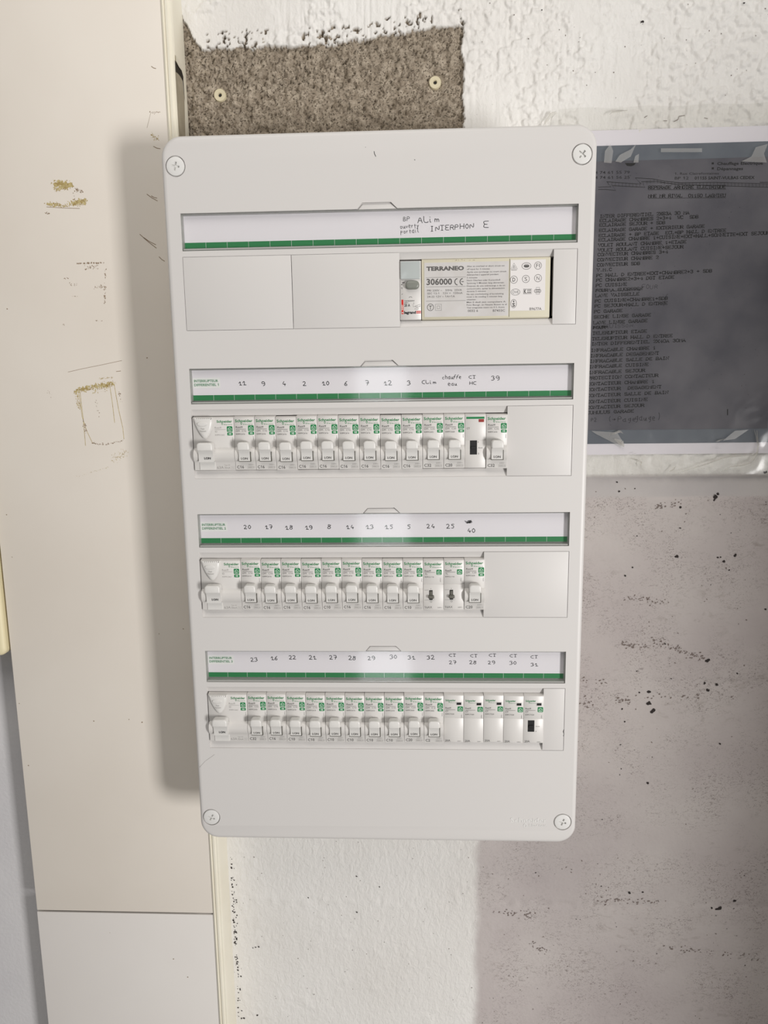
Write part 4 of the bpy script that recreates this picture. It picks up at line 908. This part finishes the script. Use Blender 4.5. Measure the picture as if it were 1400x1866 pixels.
LN = ['INTER DIFFERENTIEL 2X63A 30 MA', 'ECLAIRAGE CHAMBRES 2+3+4  WC  SDB', 'ECLAIRAGE SEJOUR + SDB', 'ECLAIRAGE GARAGE + EXTERIEUR GARAGE', 'ECLAIRAGE + BP ETAGE  ECL+BP HALL D ENTREE', 'ECLAIRAGE CHAMBRE 1+CUISINE+EXT+HALL+SONNETTE+EXT SEJOUR', 'VOLET ROULANT CHAMBRE 1+ETAGE', 'VOLET ROULANT CUISINE+SEJOUR', 'CONVECTEUR CHAMBRES 3+4', 'CONVECTEUR CHAMBRE 2', 'CONVECTEUR SDB', 'V.M.C',
      'PC HALL D ENTREE+EXT+CHAMBRE2+3 + SDB', 'PC CHAMBRE2+3+4 DGT ETAGE', 'PC CUISINE', '#', 'LAVE VAISSELLE', 'PC CUISINE+CHAMBRE1+SDB', 'PC SEJOUR+HALL D ENTREE', 'PC GARAGE', 'SECHE LINGE GARAGE', 'LAVE LINGE GARAGE', '##', 'TELERUPTEUR ETAGE', 'TELERUPTEUR HALL D ENTREE', 'INTER DIFFERENTIEL 2X40A 30MA', 'INFRACABLE CHAMBRE 1', 'INFRACABLE DEGAGEMENT',
      'INFRACABLE SALLE DE BAIN', 'INFRACABLE CUISINE', 'INFRACABLE SEJOUR', 'PROTECTION CONTACTEUR', 'CONTACTEUR CHAMBRE 1', 'CONTACTEUR  DEGAGEMENT', 'CONTACTEUR SALLE DE BAIN', 'CONTACTEUR CUISINE', 'CONTACTEUR SEJOUR', 'CUMULUS GARAGE']
LY = [394.9, 403, 411, 420.6, 430, 438, 447.6, 456.6, 464.6, 474, 483.5, 492.5, 502.5, 511, 520.5, 529.7, 539, 549, 558, 568, 578, 588.5, 597, 607.4, 617.6, 627, 638.5, 648.5, 658.4, 668.4, 678.8, 689, 699.7, 710, 720.8, 732, 742.4, 752]
sx_ = ([395, 465, 539, 612, 700, 752], [1093, 1089, 1084.8, 1079.4, 1070.5, 1069]); cp_ = ([395, 465, 539, 620, 700, 752], [5.43, 5.58, 5.77, 5.88, 6.15, 6.2])
ty_ = MB(); pn = MB()
D = 97.0-.6
for s_, py in zip(LN, LY):
    px = float(np.interp(py, *sx_)); cp = float(np.interp(py, *cp_))
    x, y = at(px, py+2.6, D); x1, y1 = at(px+cp*20, py+2.6-cp*20*.042, D); adv = math.hypot(x1-x, y1-y)/20; sl_ = (y1-y)/(x1-x); lx, ly = dl(x, y)
    if s_[0] == '#':
        rs = random.Random(len(s_))
        nn_ = 22 if s_ == '#' else 6; wch = nn_*adv*.62+3
        pn.ribbon([(lx+wch*i_/60, ly+1.3+rs.uniform(-1.5, 1.5)) for i_ in range(60)], .45, zt)
        pen(ty_, ('FOUR A SUCRESSN' if s_ == '#' else 'FOUR'), lx, ly, adv*.78, 2.5, zt, .5, slope=sl_, gap=1/.78, serif=True)
        pen(pn, 'FOUR' if s_ == '#' else 'CUISSON', lx+(42.5 if s_ == '#' else 12), ly+(1.6 if s_ == '#' else .6), adv*.95, 3.8 if s_ == '#' else 3.0, zt, .3, slope=sl_, gap=1.45 if s_ == '#' else 1.3, jit=.12)
        continue
    pen(ty_, s_, lx, ly, adv*.76, 2.55, zt, .62, slope=sl_, gap=1/.76, serif=True)
for (s_, p0, py, p1) in (('REPERAGE ARMOIRE ELECTRIQUE', 1181, 345, 1322), ('MME MR RIVAL  01150 LAGNIEU', 1181, 360.5, 1322)):
    a = at(p0, py, D); b = at(p1, py-1, D); adv = (b[0]-a[0])/len(s_); lx, ly = dl(*a); sl_ = (b[1]-a[1])/(b[0]-a[0])
    pen(ty_, s_, lx, ly, adv*.78, 2.5, zt, .62, slope=sl_, gap=1/.78, serif=True); ty_.ribbon([(lx, ly-.8), (lx+b[0]-a[0], ly-.8+b[1]-a[1])], .35, zt)
def TP(mb, s_, p0, p1, py, h, bold=0.0):
    a = at(p0, py, D); b = at(p1, py-(p1-p0)*.01, D); lx, ly = dl(*a); print_text(mb, s_, lx, lx+b[0]-a[0], ly, h, zt, bold=bold, slope=(b[1]-a[1])/(b[0]-a[0]))
TP(ty_, '\u25a0', 1296, 1300, 300.5, 1.6); TP(ty_, '\u25a0', 1296, 1300, 309.5, 1.6)
TP(ty_, 'Chauffage Electrique', 1306, 1389, 301.5, 2.4, .02); TP(ty_, 'D\u00e9pannages', 1306, 1353, 311, 2.4, .02)
TP(ty_, '1, Rue Clairefontaines', 1229, 1309, 319.5, 2.0); TP(ty_, 'BP 12', 1229, 1254, 328, 2.4); TP(ty_, '01155 SAINT-VULBAS CEDEX', 1265, 1374, 328, 2.5, .02)
TP(pn, '04 74 61 55 79', 1078, 1147, 318, 2.4, .01); TP(pn, '04 74 61 56 25', 1078, 1147, 327, 2.4, .01)
def zz(pts, wd=.3, mb=ty_): mb.ribbon([dl(*at(a, b, D)) for a, b in pts], wd, zt)
up = [(1090, 342), (1113, 341), (1105, 332), (1160, 336), (1168, 336), (1157, 325), (1190, 327), (1210, 331), (1240, 334), (1300, 333), (1400, 336)]
lo = [(1090, 346), (1105, 346), (1122, 348), (1115, 339), (1150, 341), (1175, 342), (1168, 332), (1195, 331), (1230, 337), (1300, 339), (1400, 342)]
zz(up, .5); zz(lo, .5)
for i_ in range(46):
    px = 1108+i_*6.4; yu = float(np.interp(px, [p[0] for p in (up[0], up[2], up[3], up[6], up[7], up[8], up[9], up[10])], [p[1] for p in (up[0], up[2], up[3], up[6], up[7], up[8], up[9], up[10])])); 
    zz([(px, yu), (px, yu+6)], .22)
zz([(1175, 333), (1230, 335), (1300, 336), (1400, 339)], .22)
ty_.flat([dl(*at(a, b, D)) for a, b in [(1138, 298), (1158, 298), (1155, 302), (1149, 304), (1142, 303)]][::-1], zt)
pen(pn, 'P2', *dl(*at(1077, 768, D)), 2.0, 3.2, zt, .4, jit=.1); pen(pn, '(>Page', *dl(*at(1107, 768, D)), 3.2, 4.6, zt, .42, gap=1.5, jit=.1); pen(pn, 'gauge)', *dl(*at(1157, 766, D)), 3.0, 6.2, zt, .42, gap=1.4, jit=.12)
zz([(1325, 746), (1325, 756)], .8); zz([(1210, 553), (1213, 540), (1216, 536)], .3, pn); zz([(1209, 558), (1210, 550)], .3, pn); zz([(1206, 446), (1208, 449), (1207, 452)], .4)
zz([(1384, 333), (1398, 333)], .5)
link('typed_lettering', ty_.mesh('typed_lettering', PAGEINK), ds)
link('pen_lettering', pn.mesh('pen_lettering', PENINK), ds)
sp = MB()
for k_ in range(170):
    x = random.uniform(200, 365); y = random.uniform(-185, 55); blob(sp, *dl(x, y), random.uniform(.12, .4), zt-.03, 5, 1.3, random.random()*3)
link('toner_speck', sp.mesh('toner_speck', PAGEINK), ds, kind='stuff')

sl = thing('plastic_sleeve', 'crinkled clear plastic sleeve over the typed circuit list', 'plastic sleeve', V(270, -60, -94.2))
nx, ny = 90, 130; xs = np.linspace(148, 392, nx); ys = np.linspace(-232, 103, ny); X, Y = np.meshgrid(xs, ys)
Zf = 1.2*fbm(X/40, Y/55, 301, 3) + .8*np.abs(fbm(X/18, Y/24, 311, 2)-.5)*(sstep(-Y, 170, 215)+sstep(Y, 55, 85))*2
mb = MB(); mb.v = [(float(a)-270, float(b)+60+(.6*math.sin(a/9.)), float(c)) for a, b, c in zip(X.ravel(), Y.ravel(), Zf.ravel())]
for j in range(ny-1):
    for i in range(nx-1):
        if (Y[j, i] < 64 and X[j, i] < 173): continue
        if Y[j, i]-103 > -(X[j, i]-148)*0+0: continue
        if (X[j, i]-148)+(103-Y[j, i])*.35 < 12: continue
        mb.f.append((j*nx+i, j*nx+i+1, (j+1)*nx+i+1, (j+1)*nx+i)); mb.m.append(0)
link('film', mb.mesh('film', FILM, smooth=True), sl)
# folds and puckers that catch the light
fd = MB()
def fpt(px, py): x, y = at(px, py, 92); return (x-270, y+60)
def ridge(pts, wd):
    P = [fpt(*p) for p in pts]; n_ = len(P)
    for i in range(n_-1):
        a, b = Vector(P[i]), Vector(P[i+1]); d_ = (b-a).normalized(); nn = Vector((-d_.y, d_.x))
        w0 = wd*math.sin(math.pi*(i+.15)/(n_)); w1 = wd*math.sin(math.pi*(i+1)/(n_)) if i < n_-2 else wd*.1
        fd.add([(*(a+nn*w0), 1.6), (*a, 2.6), (*(a-nn*w0), 1.6), (*(b+nn*w1), 1.6), (*b, 2.6), (*(b-nn*w1), 1.6)], [(0, 1, 4, 3), (1, 2, 5, 4)])
ridge([(1111, 209), (1116, 204), (1126, 202), (1144, 201)], 1.0)
ridge([(990, 230), (998, 218), (1006, 207), (1014, 203)], 1.6); ridge([(1003, 228), (1006, 214), (1014, 205)], .6)
ridge([(1235, 862), (1262, 854), (1290, 845), (1322, 833), (1352, 830), (1372, 828), (1382, 823)], .8)
ridge([(1314, 860), (1335, 850), (1352, 848), (1370, 842), (1380, 828), (1383, 812), (1380, 784)], 1.1)
ridge([(1110, 794), (1120, 790), (1130, 786), (1136, 790)], 1.2); ridge([(1120, 800), (1132, 806), (1138, 814)], 3.0); ridge([(1152, 838), (1162, 838), (1170, 842), (1168, 852)], .8); ridge([(1220, 860), (1228, 855), (1232, 850)], 1.0)
ridge([(1303, 817), (1316, 817)], .6); ridge([(1152, 828), (1160, 826)], .6); ridge([(1305, 805), (1312, 803), (1322, 800)], .8); ridge([(1375, 783), (1379, 795), (1380, 808)], .5)
link('film_fold', fd.mesh('film_fold', FOLD, smooth=True), sl)
def quad(pts): link('milky_patch', MB().flat([fpt(*p) for p in pts][::-1], 1.9).mesh('milky_patch', TAPE), sl)
quad([(1101, 296), (1103, 275), (1113, 262), (1118, 275), (1115, 297)]); quad([(1122, 294), (1130, 282), (1150, 272), (1160, 262), (1150, 285), (1132, 296)]); quad([(1155, 296), (1158, 284), (1165, 280), (1164, 296)]); quad([(1352, 294), (1370, 285), (1378, 268), (1400, 262), (1393, 280), (1398, 296)]); quad([(1205, 270), (1205, 277), (1280, 277), (1280, 270)])
quad([(1078, 785), (1125, 788), (1140, 812), (1136, 818), (1120, 808), (1085, 790)]); quad([(1318, 803), (1340, 785), (1365, 783), (1340, 800)])
